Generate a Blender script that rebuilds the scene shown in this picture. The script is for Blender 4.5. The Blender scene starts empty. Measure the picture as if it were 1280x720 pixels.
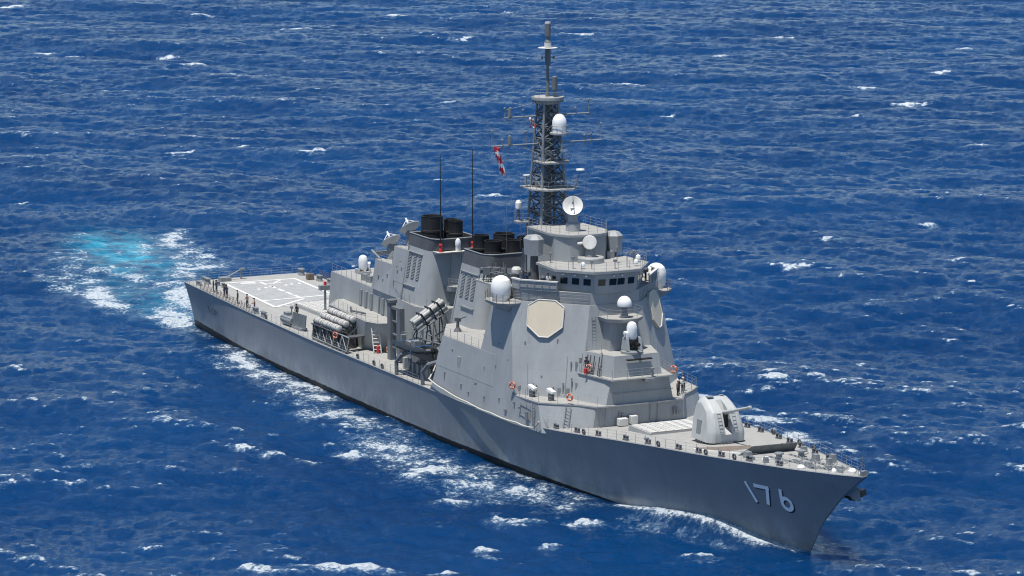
import bpy, math, random
import numpy as np
from mathutils import Vector, Matrix

random.seed(7)
rng = np.random.default_rng(11)
scene = bpy.context.scene
COL = scene.collection
R = math.radians

# ------------------------------------------------------------------ camera, sky, sun, exposure
cam_d = bpy.data.cameras.new('camera')
cam_d.sensor_width = 36.0
cam_d.lens = 124.71
cam_d.clip_start = 1.0
cam_d.clip_end = 60000.0
cam = bpy.data.objects.new('camera', cam_d)
COL.objects.link(cam)
CAM = Vector((447.733, -179.612, 85.301))
_az, _el, _ro = R(153.773568), R(-9.56564436), R(-0.0484)
_f = Vector((math.cos(_el)*math.cos(_az), math.cos(_el)*math.sin(_az), math.sin(_el)))
_r = _f.cross(Vector((0, 0, 1))).normalized()
_u = _r.cross(_f)
_r2 = _r*math.cos(_ro) + _u*math.sin(_ro)
_u2 = -_r*math.sin(_ro) + _u*math.cos(_ro)
cam.matrix_world = Matrix(((_r2.x, _u2.x, -_f.x, CAM.x), (_r2.y, _u2.y, -_f.y, CAM.y),
                           (_r2.z, _u2.z, -_f.z, CAM.z), (0, 0, 0, 1)))
scene.camera = cam

SUN_EL, SUN_AZ = R(76), R(-62)
sun_dir = Vector((math.cos(SUN_EL)*math.cos(SUN_AZ), math.cos(SUN_EL)*math.sin(SUN_AZ), math.sin(SUN_EL)))
world = bpy.data.worlds.new('World')
scene.world = world
world.use_nodes = True
wn = world.node_tree.nodes
sky = wn.new('ShaderNodeTexSky')
sky.sky_type = 'NISHITA'
sky.sun_disc = False
sky.sun_elevation = SUN_EL
sky.sun_rotation = math.atan2(sun_dir.x, sun_dir.y)
sky.altitude = 80
sky.air_density = 0.8
sky.ozone_density = 2.5
sky.dust_density = 0.0
wn['Background'].inputs['Strength'].default_value = 0.11
world.node_tree.links.new(sky.outputs[0], wn['Background'].inputs[0])
sd = bpy.data.lights.new('sun', 'SUN')
sd.energy = 4.4
sd.angle = R(0.5)
sd.color = (1.0, 0.955, 0.89)
sun = bpy.data.objects.new('sun', sd)
sun.rotation_euler = sun_dir.to_track_quat('Z', 'Y').to_euler()
sun.location = (0, -60, 160)
COL.objects.link(sun)
scene.view_settings.view_transform = 'Standard'
scene.view_settings.look = 'None'
scene.view_settings.exposure = 0.40
scene.view_settings.gamma = 1.0
scene.view_settings.use_curve_mapping = False
scene.cycles.filter_width = 1.1

# ------------------------------------------------------------------ materials
def nodes_of(name):
    m = bpy.data.materials.new(name)
    m.use_nodes = True
    nt = m.node_tree
    return m, nt, nt.nodes['Principled BSDF'], nt.nodes, nt.links

def noise(nt, scale, detail=4, rough=0.55, vec=None, stretch=None):
    n = nt.nodes.new('ShaderNodeTexNoise')
    n.inputs['Scale'].default_value = scale
    n.inputs['Detail'].default_value = detail
    n.inputs['Roughness'].default_value = rough
    if vec is None:
        g = nt.nodes.new('ShaderNodeNewGeometry')
        vec = g.outputs['Position']
    if stretch:
        mp = nt.nodes.new('ShaderNodeMapping')
        mp.inputs['Scale'].default_value = stretch
        nt.links.new(vec, mp.inputs['Vector'])
        vec = mp.outputs[0]
    nt.links.new(vec, n.inputs['Vector'])
    return n.outputs[0]

def maprange(nt, val, a, b, c=0.0, d=1.0, smooth=False):
    n = nt.nodes.new('ShaderNodeMapRange')
    if smooth:
        n.interpolation_type = 'SMOOTHSTEP'
    n.inputs['From Min'].default_value = a
    n.inputs['From Max'].default_value = b
    n.inputs['To Min'].default_value = c
    n.inputs['To Max'].default_value = d
    nt.links.new(val, n.inputs['Value'])
    return n.outputs['Result']

def mixc(nt, fac, a, b, mode='MIX'):
    n = nt.nodes.new('ShaderNodeMix')
    n.data_type = 'RGBA'
    n.blend_type = mode
    for sock, v in ((n.inputs[0], fac), (n.inputs[6], a), (n.inputs[7], b)):
        if isinstance(v, (int, float)):
            sock.default_value = v
        elif isinstance(v, tuple):
            sock.default_value = (*v, 1.0) if len(v) == 3 else v
        else:
            nt.links.new(v, sock)
    return n.outputs[2]

def math_(nt, op, a, b=None):
    n = nt.nodes.new('ShaderNodeMath')
    n.operation = op
    for i, v in enumerate((a, b)):
        if v is None:
            continue
        if isinstance(v, (int, float)):
            n.inputs[i].default_value = v
        else:
            nt.links.new(v, n.inputs[i])
    return n.outputs[0]

def paint(name, col, rough=0.55, var=0.18, scale=0.7, streak=True, metal=0.0, fine=0.0):
    m, nt, b, N, L = nodes_of(name)
    c = noise(nt, scale, 6, 0.6, stretch=(1, 1, 0.35) if streak else None)
    fac = maprange(nt, c, 0.3, 0.7)
    lo = tuple(v*(1-var) for v in col)
    hi = tuple(min(1, v*(1+var*0.6)) for v in col)
    out = mixc(nt, fac, lo, hi)
    if fine:
        c2 = maprange(nt, noise(nt, 9.0, 3, 0.7), 0.35, 0.65, 1-fine, 1+fine)
        out = mixc(nt, 1.0, out, c2, 'MULTIPLY')
    L.new(out, b.inputs['Base Color'])
    b.inputs['Roughness'].default_value = rough
    b.inputs['Metallic'].default_value = metal
    return m

def ship_grey(name, wall, deck, rough=0.55):
    """haze-grey walls, non-skid deck paint on the level surfaces, weld seams and weather streaks"""
    m, nt, b, N, L = nodes_of(name)
    g = N.new('ShaderNodeNewGeometry')
    sx = N.new('ShaderNodeSeparateXYZ')
    L.new(g.outputs['True Normal'], sx.inputs[0])
    up = maprange(nt, sx.outputs[2], 0.90, 0.97)
    sp = N.new('ShaderNodeSeparateXYZ')
    L.new(g.outputs['Position'], sp.inputs[0])
    big = maprange(nt, noise(nt, 0.45, 5, 0.6, stretch=(1, 1, 0.4)), 0.3, 0.72)
    w = mixc(nt, big, tuple(v*0.86 for v in wall), tuple(v*1.07 for v in wall))
    st = maprange(nt, noise(nt, 2.6, 4, 0.65, stretch=(1, 1, 0.09)), 0.54, 0.76, 0.0, 0.5)
    w = mixc(nt, st, w, tuple(v*0.70 for v in wall))
    rust = maprange(nt, noise(nt, 1.7, 6, 0.7, stretch=(1, 1, 0.16)), 0.68, 0.8, 0.0, 0.35)
    w = mixc(nt, rust, w, (0.20, 0.15, 0.10))
    # plate seams: thin lines every 2.4 m along and 2.1 m up
    seam = None
    for out, per, wd in ((sp.outputs[2], 2.15, 0.022), (sp.outputs[0], 2.9, 0.016)):
        fr = math_(nt, 'FRACT', math_(nt, 'DIVIDE', out, per))
        s = maprange(nt, math_(nt, 'ABSOLUTE', math_(nt, 'SUBTRACT', fr, 0.5)), 0.0, wd, 1.0, 0.0)
        seam = s if seam is None else math_(nt, 'MAXIMUM', seam, s)
    w = mixc(nt, math_(nt, 'MULTIPLY', seam, 0.35), w, tuple(v*0.72 for v in wall))
    dk = mixc(nt, maprange(nt, noise(nt, 0.9, 6, 0.65), 0.32, 0.7), tuple(v*0.88 for v in deck), tuple(v*1.06 for v in deck))
    dk = mixc(nt, maprange(nt, noise(nt, 2.2, 6, 0.72), 0.54, 0.76, 0, 0.5), dk, tuple(v*0.66 for v in deck))
    L.new(mixc(nt, up, w, dk), b.inputs['Base Color'])
    L.new(maprange(nt, up, 0, 1, rough, 0.8), b.inputs['Roughness'])
    bp_ = N.new('ShaderNodeBump')
    bp_.inputs['Strength'].default_value = 0.22
    bp_.inputs['Distance'].default_value = 0.05
    L.new(noise(nt, 0.8, 3, 0.5), bp_.inputs['Height'])
    L.new(bp_.outputs[0], b.inputs['Normal'])
    return m

def hull_paint():
    m, nt, b, N, L = nodes_of('hull_paint')
    g = N.new('ShaderNodeNewGeometry')
    sp = N.new('ShaderNodeSeparateXYZ')
    L.new(g.outputs['Position'], sp.inputs[0])
    z = sp.outputs[2]
    wall = (0.205, 0.224, 0.240)
    c = mixc(nt, maprange(nt, noise(nt, 0.16, 5, 0.6, stretch=(1, 1, 0.6)), 0.3, 0.7), tuple(v*0.9 for v in wall), tuple(v*1.08 for v in wall))
    st = maprange(nt, noise(nt, 1.4, 5, 0.65, stretch=(1, 1, 0.07)), 0.55, 0.78, 0, 0.5)
    c = mixc(nt, st, c, tuple(v*0.7 for v in wall))
    pat = maprange(nt, noise(nt, 0.11, 4, 0.55, stretch=(0.6, 1, 1.3)), 0.50, 0.62, 0, 0.35)
    c = mixc(nt, pat, c, tuple(v*1.28 for v in wall))
    # dried salt low on the plating
    low = maprange(nt, z, 0.6, 4.2, 1, 0)
    salt = math_(nt, 'MULTIPLY', low, maprange(nt, noise(nt, 0.33, 7, 0.7, stretch=(1, 1, 0.7)), 0.42, 0.72, 0, 0.85))
    c = mixc(nt, salt, c, (0.40, 0.42, 0.43))
    grime = math_(nt, 'MULTIPLY', maprange(nt, z, 0.5, 2.2, 1, 0), maprange(nt, noise(nt, 0.5, 6, 0.7), 0.45, 0.7, 0, 0.5))
    c = mixc(nt, grime, c, (0.16, 0.15, 0.10))
    seam = None
    for out, per, wd in ((z, 2.3, 0.012), (sp.outputs[0], 6.1, 0.006)):
        fr = math_(nt, 'FRACT', math_(nt, 'DIVIDE', out, per))
        s = maprange(nt, math_(nt, 'ABSOLUTE', math_(nt, 'SUBTRACT', fr, 0.5)), 0.0, wd, 1.0, 0.0)
        seam = s if seam is None else math_(nt, 'MAXIMUM', seam, s)
    c = mixc(nt, math_(nt, 'MULTIPLY', seam, 0.3), c, tuple(v*0.75 for v in wall))
    boot = maprange(nt, math_(nt, 'ADD', math_(nt, 'ADD', z, maprange(nt, sp.outputs[0], 100, 138, 0.0, 0.9)), maprange(nt, noise(nt, 1.0, 4, 0.6), 0, 1, -0.14, 0.14)), 0.62, 0.70, 1, 0)
    c = mixc(nt, boot, c, (0.010, 0.011, 0.012))
    L.new(c, b.inputs['Base Color'])
    b.inputs['Roughness'].default_value = 0.55
    b.inputs['Specular IOR Level'].default_value = 0.3
    bp_ = N.new('ShaderNodeBump')
    bp_.inputs['Strength'].default_value = 0.35
    bp_.inputs['Distance'].default_value = 0.07
    L.new(noise(nt, 0.7, 3, 0.5, stretch=(1.0, 1.0, .45)), bp_.inputs['Height'])
    L.new(bp_.outputs[0], b.inputs['Normal'])
    return m

WALL = (0.298, 0.312, 0.314)
DECK = (0.315, 0.310, 0.288)
M = {}
M['grey'] = ship_grey('ship_grey_paint', WALL, DECK)
M['hull'] = hull_paint()
M['deck'] = ship_grey('deck_paint', DECK, DECK)
M['gun'] = paint('gun_shield_paint', (0.41, 0.42, 0.405), 0.5, 0.1)
M['fit'] = paint('fitting_grey', (0.20, 0.215, 0.22), 0.55, 0.2, 2.0)
M['rail'] = paint('rail_grey', (0.24, 0.255, 0.26), 0.5, 0.15, 1.5)
M['dark'] = paint('dark_grey_band', (0.075, 0.08, 0.088), 0.6, 0.25, 1.2)
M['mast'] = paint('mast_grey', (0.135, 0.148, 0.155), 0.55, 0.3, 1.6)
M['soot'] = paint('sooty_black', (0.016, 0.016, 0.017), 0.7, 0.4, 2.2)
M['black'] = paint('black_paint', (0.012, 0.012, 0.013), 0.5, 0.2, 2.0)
M['rubber'] = paint('black_rubber', (0.018, 0.021, 0.024), 0.45, 0.3, 2.0)
M['white'] = paint('radome_white', (0.78, 0.78, 0.75), 0.4, 0.07, 1.0)
M['offwhite'] = paint('offwhite_paint', (0.58, 0.57, 0.53), 0.5, 0.14, 1.6)
M['raft'] = paint('raft_canister_white', (0.46, 0.45, 0.42), 0.5, 0.2, 1.4)
M['marking'] = paint('deck_marking_white', (0.66, 0.66, 0.63), 0.75, 0.16, 1.4, False, 0, 0.1)
M['padgrey'] = paint('landing_pad_grey', (0.315, 0.320, 0.312), 0.85, 0.14, 0.9, False, 0, 0.08)
_nt = M['padgrey'].node_tree
_b = _nt.nodes['Principled BSDF']
_src = _b.inputs['Base Color'].links[0].from_socket
_g = _nt.nodes.new('ShaderNodeNewGeometry')
_v = _nt.nodes.new('ShaderNodeTexVoronoi')
_v.inputs['Scale'].default_value = 0.85
_v.inputs['Randomness'].default_value = 0.06
_nt.links.new(_g.outputs['Position'], _v.inputs['Vector'])
_nt.links.new(mixc(_nt, maprange(_nt, _v.outputs['Distance'], 0.10, 0.13, 0.40, 0.0), _src, (0.09, 0.09, 0.09)), _b.inputs['Base Color'])
M['number'] = paint('hull_number_white', (0.84, 0.85, 0.86), 0.5, 0.06)
M['shadowpaint'] = paint('number_shadow_black', (0.012, 0.013, 0.016), 0.5, 0.1)
M['beige'] = paint('radar_face_beige', (0.56, 0.49, 0.37), 0.6, 0.06, 1.0)
M['steel'] = paint('canister_steel', (0.36, 0.36, 0.335), 0.5, 0.25, 2.0, True, 0.0)
M['glass'] = paint('bridge_glass', (0.012, 0.018, 0.022), 0.08, 0.2)
M['red'] = paint('red_paint', (0.48, 0.03, 0.025), 0.5, 0.2, 4.0)
M['orange'] = paint('lifebuoy_orange', (0.50, 0.12, 0.05), 0.5, 0.15, 4.0)
M['rope'] = paint('rope_white', (0.50, 0.48, 0.42), 0.85, 0.2, 6.0)
M['bluerope'] = paint('rope_blue', (0.02, 0.12, 0.30), 0.8, 0.2, 6.0)
M['brown'] = paint('tarnished_brown', (0.17, 0.135, 0.105), 0.75, 0.25, 2.0)
M['net'] = paint('net_brown', (0.15, 0.115, 0.10), 0.9, 0.4, 3.0)
M['skin'] = paint('skin', (0.42, 0.25, 0.17), 0.6, 0.1)
M['flagwhite'] = paint('flag_white', (0.75, 0.73, 0.72), 0.8, 0.08)
M['flagred'] = paint('flag_red', (0.50, 0.02, 0.04), 0.8, 0.1)

# ------------------------------------------------------------------ mesh builder
class MB:
    def __init__(self):
        self.v, self.f, self.parts = [], [], []
    def add(self, vs, fs):
        o = len(self.v)
        self.parts.append((list(vs), list(fs)))
        self.v += [tuple(p) for p in vs]
        self.f += [tuple(i+o for i in f) for f in fs]
        return self
    def box(self, c, s, rz=0.0, ry=0.0, rx=0.0):
        m = Matrix.Translation(c) @ Matrix.Rotation(rz, 4, 'Z') @ Matrix.Rotation(ry, 4, 'Y') @ Matrix.Rotation(rx, 4, 'X')
        h = [x/2 for x in s]
        vs = [m @ Vector((a*h[0], b*h[1], d*h[2])) for a in (-1, 1) for b in (-1, 1) for d in (-1, 1)]
        return self.add(vs, [(0, 1, 3, 2), (4, 6, 7, 5), (0, 4, 5, 1), (2, 3, 7, 6), (0, 2, 6, 4), (1, 5, 7, 3)])
    def bbox(self, a, b):
        return self.box([(p+q)/2 for p, q in zip(a, b)], [abs(q-p) for p, q in zip(a, b)])
    def prism(self, bot, top, z0=None, z1=None):
        """loft between two outlines with equal point counts"""
        if z0 is not None:
            bot = [(x, y, z0) for x, y in bot]
            top = [(x, y, z1) for x, y in top]
        n = len(bot)
        a = sum(bot[i][0]*bot[(i+1) % n][1]-bot[(i+1) % n][0]*bot[i][1] for i in range(n))
        if a < 0:
            bot, top = bot[::-1], top[::-1]
        fs = [(i, (i+1) % n, n+(i+1) % n, n+i) for i in range(n)]
        fs.append(tuple(range(n-1, -1, -1)))
        fs.append(tuple(range(n, 2*n)))
        return self.add(list(bot)+list(top), fs)
    def sym(self, bot, top, z0, z1):
        """outline given for starboard (aft to forward), mirrored to port"""
        f = lambda h: [(x, -abs(y)) for x, y in h] + [(x, abs(y)) for x, y in reversed(h)]
        return self.prism(f(bot), f(top), z0, z1)
    def tube(self, p, q, r, r2=None, n=8, caps=True):
        p, q = Vector(p), Vector(q)
        r2 = r if r2 is None else r2
        d = (q-p)
        if d.length < 1e-6:
            return self
        d.normalize()
        a = d.cross(Vector((0, 0, 1)) if abs(d.z) < 0.95 else Vector((1, 0, 0))).normalized()
        b = d.cross(a)
        vs = [p+(a*math.cos(t)+b*math.sin(t))*r for t in [2*math.pi*i/n for i in range(n)]]
        vs += [q+(a*math.cos(t)+b*math.sin(t))*r2 for t in [2*math.pi*i/n for i in range(n)]]
        fs = [(i, n+i, n+(i+1) % n, (i+1) % n) for i in range(n)]
        if caps:
            fs += [tuple(range(n)), tuple(range(2*n-1, n-1, -1))]
        return self.add(vs, fs)
    def path(self, pts, r, n=6):
        for a, b in zip(pts, pts[1:]):
            self.tube(a, b, r, None, n)
        return self
    def lathe(self, prof, c=(0, 0, 0), axis=(0, 0, 1), n=24):
        """profile of (radius, height) pairs turned about axis through c"""
        q = Vector(axis).normalized().to_track_quat('Z', 'Y').to_matrix()
        c = Vector(c)
        vs, fs = [], []
        for r, h in prof:
            for i in range(n):
                t = 2*math.pi*i/n
                vs.append(c + q @ Vector((max(r, 1e-4)*math.cos(t), max(r, 1e-4)*math.sin(t), h)))
        for k in range(len(prof)-1):
            for i in range(n):
                j = (i+1) % n
                fs.append((k*n+i, k*n+j, (k+1)*n+j, (k+1)*n+i))
        fs.append(tuple(range(n-1, -1, -1)))
        fs.append(tuple((len(prof)-1)*n+i for i in range(n)))
        return self.add(vs, fs)
    def torus(self, c, axis, R_, r, n=20, k=8):
        q = Vector(axis).normalized().to_track_quat('Z', 'Y').to_matrix()
        vs, fs = [], []
        for i in range(n):
            t = 2*math.pi*i/n
            for j in range(k):
                s = 2*math.pi*j/k
                vs.append(Vector(c)+q @ Vector(((R_+r*math.cos(s))*math.cos(t), (R_+r*math.cos(s))*math.sin(t), r*math.sin(s))))
        for i in range(n):
            for j in range(k):
                fs.append((i*k+j, ((i+1) % n)*k+j, ((i+1) % n)*k+(j+1) % k, i*k+(j+1) % k))
        return self.add(vs, fs)
    def rails(self, pts, h=1.05, step=1.7, r=0.022, wires=3, wr=0.012):
        """stanchions and lifelines along a polyline of deck points"""
        pts = [Vector(p) for p in pts]
        tops = []
        for a, b in zip(pts, pts[1:]):
            n = max(1, round((b-a).length/step))
            for i in range(n):
                tops.append(a.lerp(b, i/n))
        tops.append(pts[-1])
        for p in tops:
            self.tube(p, p+Vector((0, 0, h)), r, None, 5)
        for w in range(1, wires+1):
            for a, b in zip(pts, pts[1:]):
                z = Vector((0, 0, h*w/wires - 0.02))
                self.tube(a+z, b+z, wr, None, 4)
        return self
    def ladder(self, p, q, w=0.5, side=(1, 0, 0), r=0.042, step=0.34):
        p, q, s = Vector(p), Vector(q), Vector(side).normalized()*w/2
        self.tube(p-s, q-s, r, None, 5)
        self.tube(p+s, q+s, r, None, 5)
        n = int((q-p).length/step)
        for i in range(1, n):
            c = p.lerp(q, i/n)
            self.tube(c-s, c+s, r*0.7, None, 5)
        return self
    def each(self, name, mat, parent=None, smooth=True, bevel=0.0):
        """one object for every shape that was added"""
        for vs, fs in self.parts:
            MB().add(vs, fs).build(name, mat, parent, smooth, bevel)
    def build(self, name, mat, parent=None, smooth=True, bevel=0.0):
        me = bpy.data.meshes.new(name)
        me.from_pydata([tuple(p) for p in self.v], [], self.f)
        me.update()
        if smooth:
            me.shade_smooth()
            me.set_sharp_from_angle(angle=R(24))
        o = bpy.data.objects.new(name, me)
        COL.objects.link(o)
        me.materials.append(M[mat] if isinstance(mat, str) else mat)
        if bevel:
            bv = o.modifiers.new('bevel', 'BEVEL')
            bv.width = bevel
            bv.segments = 2
            bv.limit_method = 'ANGLE'
            bv.angle_limit = R(40)
        if parent:
            o.parent = parent
        return o

def tag(o, label, cat, group=None):
    o['label'] = label
    o['category'] = cat
    if group:
        o['group'] = group
    return o

def copy_tree(o, loc, rz=0.0, label=None, group=None):
    c = o.copy()
    COL.objects.link(c)
    c.location = loc
    c.rotation_euler = (0, 0, rz)
    if label:
        c['label'] = label
    if group:
        c['group'] = group
    for ch in o.children:
        d = ch.copy()
        COL.objects.link(d)
        d.parent = c
        d.matrix_parent_inverse = ch.matrix_parent_inverse.copy()
    return c

def interp(x, tab):
    return float(np.interp(x, [t[0] for t in tab], [t[1] for t in tab]))

# ------------------------------------------------------------------ hull form
SHEER = [(-1, 5.8), (60, 5.8), (100, 5.9), (110, 6.0), (118, 6.55), (126.7, 7.35), (133.7, 7.9), (140, 8.3), (145, 8.65), (153, 9.2), (161, 9.9)]
HBD = [(0, 8.86), (25, 9.99), (50, 10.7), (75, 10.8), (95, 10.8), (110, 10.2), (120, 9.27), (130, 7.83), (140, 6.08), (150, 3.81), (158, 1.5), (161, 0.12)]
HBW = [(0, 7.6), (23, 9.7), (36, 10.1), (58, 10.35), (75, 10.4), (88, 10.2), (101, 9.55), (114, 8.1), (128, 6.1), (139, 3.5), (146, 1.6), (150.5, 0.06)]
STEM = [(-3, 148.5), (0, 150.5), (0.9, 151.15), (3.4, 152.8), (4.7, 154.1), (7.0, 156.6), (9.9, 160.8)]
ZK = -3.0
def zdeck(x):
    return interp(x, SHEER)
def smooth_tab(tab, x, w=3.0):
    return sum(interp(x+d, tab) for d in (-w, -w/2, 0, w/2, w))/5
def hbdeck(x):
    if x > 156 or x < 4:
        return interp(x, HBD)
    return smooth_tab(HBD, x)
def hull_pt(u, v):
    """u along the ship 0..1, v up the side 0..1: starboard half-breadth point"""
    zd = zdeck(u*160.8)
    z = ZK + v*(zd-ZK)
    xe = interp(z, STEM)
    hw = smooth_tab(HBW, u*150.5, 2.0) if 0.03 < u < 0.97 else interp(u*150.5, HBW)
    hd = hbdeck(u*160.8)
    t = max(0.0, z)/zd
    y = hw + (hd-hw)*t**1.35
    if z < 0:
        y = hw*(1+0.12*z/3)
    x0 = -0.35*(1-t)*0 + 0.4*(1-t)
    return x0 + u*(xe-x0), y, z
def hull_y(x, z):
    zd = zdeck(x)
    xe = interp(z, STEM)
    u = x/xe
    for _ in range(3):
        zd = zdeck(u*160.8)
        v = (z-ZK)/(zd-ZK)
    return hull_pt(u, v)[1]

ship = bpy.data.objects.new('warship', None)
COL.objects.link(ship)
tag(ship, 'long grey guided missile destroyer numbered 176 steaming across the blue sea', 'warship')

def build_hull():
    us = list(np.linspace(0, 0.6, 40)) + list(np.linspace(0.6, 1.0, 60))[1:]
    vs = np.linspace(0, 1, 22)
    V, F = [], []
    n, m = len(us), len(vs)
    for s in (-1, 1):
        for u in us:
            for v in vs:
                x, y, z = hull_pt(u, v)
                V.append((x, s*y, z))
    for k in (0, 1):
        o = k*n*m
        for i in range(n-1):
            for j in range(m-1):
                q = (o+i*m+j, o+(i+1)*m+j, o+(i+1)*m+j+1, o+i*m+j+1)
                F.append(q if k == 0 else q[::-1])
    for j in range(m-1):                       # transom and stem
        F.append((j, j+1, n*m+j+1, n*m+j))
        e = (n-1)*m
        F.append((e+j, n*m+e+j, n*m+e+j+1, e+j+1))
    b = MB()
    b.add(V, F)
    h = b.build('hull', 'hull', ship)
    d = MB()
    V, F = [], []
    for u in us:
        x, y, z = hull_pt(u, 1.0)
        V += [(x, -y+0.01, z+0.004), (x, -y*0.5, z+0.03), (x, 0, z+0.04), (x, y*0.5, z+0.03), (x, y-0.01, z+0.004)]
    for i in range(n-1):
        for j in range(4):
            F.append((i*5+j, (i+1)*5+j, (i+1)*5+j+1, i*5+j+1))
    d.add(V, F)
    dk = d.build('main_deck', 'deck', ship)
    # rubbing strip that closes the deck edge
    e = MB()
    for s in (-1, 1):
        pts = [(lambda p: Vector((p[0], s*p[1], p[2])))(hull_pt(u, 1.0)) for u in us]
        for a, c in zip(pts, pts[1:]):
            e.tube(a, c, 0.06, None, 6, False)
    e.build('gunwale', 'rail', h)
    return h, dk
hull, main_deck = build_hull()

def stroke_patch(pts, w, off, name, mat, parent, close=False):
    """flat painted stroke of width w laid on the starboard bow plating; pts are (x, z) on the hull"""
    b = MB()
    P = [Vector((p[0], p[1])) for p in pts]
    n = len(P)
    L_, R_ = [], []
    for i in range(n):
        if close:
            d = (P[(i+1) % n]-P[i-1]).normalized()
        else:
            d0 = (P[i]-P[i-1]).normalized() if i > 0 else None
            d1 = (P[i+1]-P[i]).normalized() if i < n-1 else None
            d = ((d0 or d1)+(d1 or d0)).normalized()
        nn = Vector((-d.y, d.x))
        k = 1.0
        if not close and 0 < i < n-1:
            k = 1/max(0.5, nn.dot(Vector((-d1.y, d1.x))))
        L_.append(P[i]+nn*w/2*k)
        R_.append(P[i]-nn*w/2*k)
    def on(p):
        y = hull_y(p.x, p.y)
        return (p.x, -(y+off), p.y)
    vs = [on(p) for p in L_]+[on(p) for p in R_]
    fs = [(i, (i+1) % n, n+(i+1) % n, n+i) for i in range(n if close else n-1)]
    b.add(vs, fs)
    return b.build(name, mat, parent)

def densify(pts, k=5):
    out = []
    for a, b in zip(pts, pts[1:]):
        for i in range(k):
            out.append((a[0]+(b[0]-a[0])*i/k, a[1]+(b[1]-a[1])*i/k))
    out.append(pts[-1])
    return out

def hull_number():
    w = 0.40
    one = densify([(144.22, 6.55), (145.12, 4.45)], 6)
    seven_t = densify([(145.35, 6.32), (147.42, 6.34)], 6)
    seven_s = densify([(147.22, 6.45), (146.62, 4.45)], 6)
    six_s = densify([(148.98, 6.55), (148.72, 5.3)], 5)
    bowl = [(149.32+0.62*math.cos(t), 5.02+0.60*math.sin(t)) for t in np.linspace(0, 2*math.pi, 25)[:-1]]
    sh = (0.13, -0.13)
    mv = lambda pts: [(x+sh[0], z+sh[1]) for x, z in pts]
    for k, (strokes) in enumerate(([one], [seven_t, seven_s], [six_s, bowl])):
        for s in strokes:
            c = s is bowl
            stroke_patch(mv(s), w*(0.9 if k == 0 else 1), 0.012, 'number_shadow', 'shadowpaint', hull, c)
            stroke_patch(s, w*(0.9 if k == 0 else 1), 0.030+0.004*(s is seven_s or s is bowl), 'hull_number', 'number', hull, c)
hull_number()

def stern_name():
    # five small kana strokes of the ship's name, low on the starboard quarter
    kana = [
        [[(0, .9), (1, .9)], [(.45, 1.05), (.3, .55), (.85, .5), (.9, .2), (.4, 0)]],
        [[(.55, .75), (.6, .1), (.3, .15), (.8, 0)], [(.6, .5), (.9, .5)]],
        [[(.1, .95), (.85, .95)], [(.5, 1.05), (.5, .3), (.2, .1), (.6, .05), (.9, 0)]],
        [[(.1, .8), (.7, .8), (.6, .2), (.4, .1)], [(.4, 1.0), (.15, .1)], [(.8, .9), (.95, .6)]],
        [[(.15, .85), (.2, .25), (.35, .2)], [(.75, .8), (.9, .4)]],
    ]
    n = 0
    for k, ch in enumerate(kana):
        for s in ch:
            pts = densify([(8.6+k*0.95+p[0]*0.75, 2.95+p[1]*0.85) for p in s], 2)
            stroke_patch(pts, 0.12, 0.02, 'stern_name_stroke', 'shadowpaint', hull)
stern_name()

# ------------------------------------------------------------------ flight deck and aft missile cells
def deck_line(b, p, q, w, z):
    p, q = Vector((*p, 0)), Vector((*q, 0))
    d = (q-p).normalized()
    n = Vector((-d.y, d.x, 0))*w/2
    b.add([(*(p-n).xy, z), (*(q-n).xy, z), (*(q+n).xy, z), (*(p+n).xy, z)], [(0, 1, 2, 3)])

def flight_deck():
    z = 5.86
    pad = MB()
    pad.add([(4.2, -4.6, z), (24.4, -5.6, z), (21.2, 3.6, z), (20.0, 5.2, z), (4.6, 5.4, z)], [(0, 1, 2, 3, 4)])
    p = pad.build('landing_pad', 'padgrey', main_deck)
    b = MB()
    b1, b2 = z+0.006, z+0.012
    deck_line(b, (3.7, -4.55), (24.6, -5.6), .42, b1)
    deck_line(b, (3.9, -4.5), (4.6, 5.7), .42, b2)
    deck_line(b, (4.6, 5.55), (20.6, 5.0), .38, b1)
    deck_line(b, (24.5, -5.6), (23.9, -1.9), .26, b2)
    deck_line(b, (24.4, -5.4), (20.2, 0.3), .42, b2+.004)
    deck_line(b, (19.4, -5.2), (18.9, 4.9), .42, b2+.008)
    for x0, x1 in ((5.2, 7.4), (8.6, 10.6), (11.4, 13.6), (14.2, 16.4), (17.0, 19.6)):
        deck_line(b, (x0, 0.15+x0*0.005), (x1, 0.15+x1*0.005), .42, b1)
    deck_line(b, (6.9, 2.6), (7.0, 0.5), .30, b2)
    deck_line(b, (5.0, 3.2), (7.2, 1.2), .34, b2+.004)
    deck_line(b, (5.0, -2.6), (5.4, -0.6), .9, b1)
    for x, y in ((10.5, -2.2), (9.9, -.9), (9.3, .35), (9.0, 2.4), (8.6, 3.4), (8.4, 4.6)):
        deck_line(b, (x-.35, y), (x+.35, y), .42, b1)
    b.build('deck_marking', 'marking', main_deck)
flight_deck()

def vls(name, x0, x1, y0, y1, z, h, nx, ny, parent):
    b = MB()
    b.prism([(x0, y0), (x1, y0), (x1, y1), (x0, y1)], [(x0+.2, y0+.1), (x1-.1, y0+.1), (x1-.1, y1-.1), (x0+.2, y1-.1)], z-.5, z+h)
    o = b.build(name, 'grey', parent)
    dx, dy = (x1-x0-.5)/nx, (y1-y0-.4)/ny
    for i in range(nx):
        for j in range(ny):
            c = MB()
            cx, cy = x0+.3+dx*(i+.5), y0+.2+dy*(j+.5)
            c.box((cx, cy, z+h+.05), (dx*.84, dy*.84, .1))
            c.box((cx, cy, z+h+.13), (dx*.16, dy*.7, .06))
            c.build('cell_hatch', 'offwhite', o, True, 0.02)
    g = MB()
    for i in range(nx+1):
        if i % 2 == 0:
            g.box((x0+.3+dx*i, (y0+y1)/2, z+h+.025), (.12, y1-y0-.5, .05))
    g.each('hatch_seam', 'brown', o)
    return o
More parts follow.
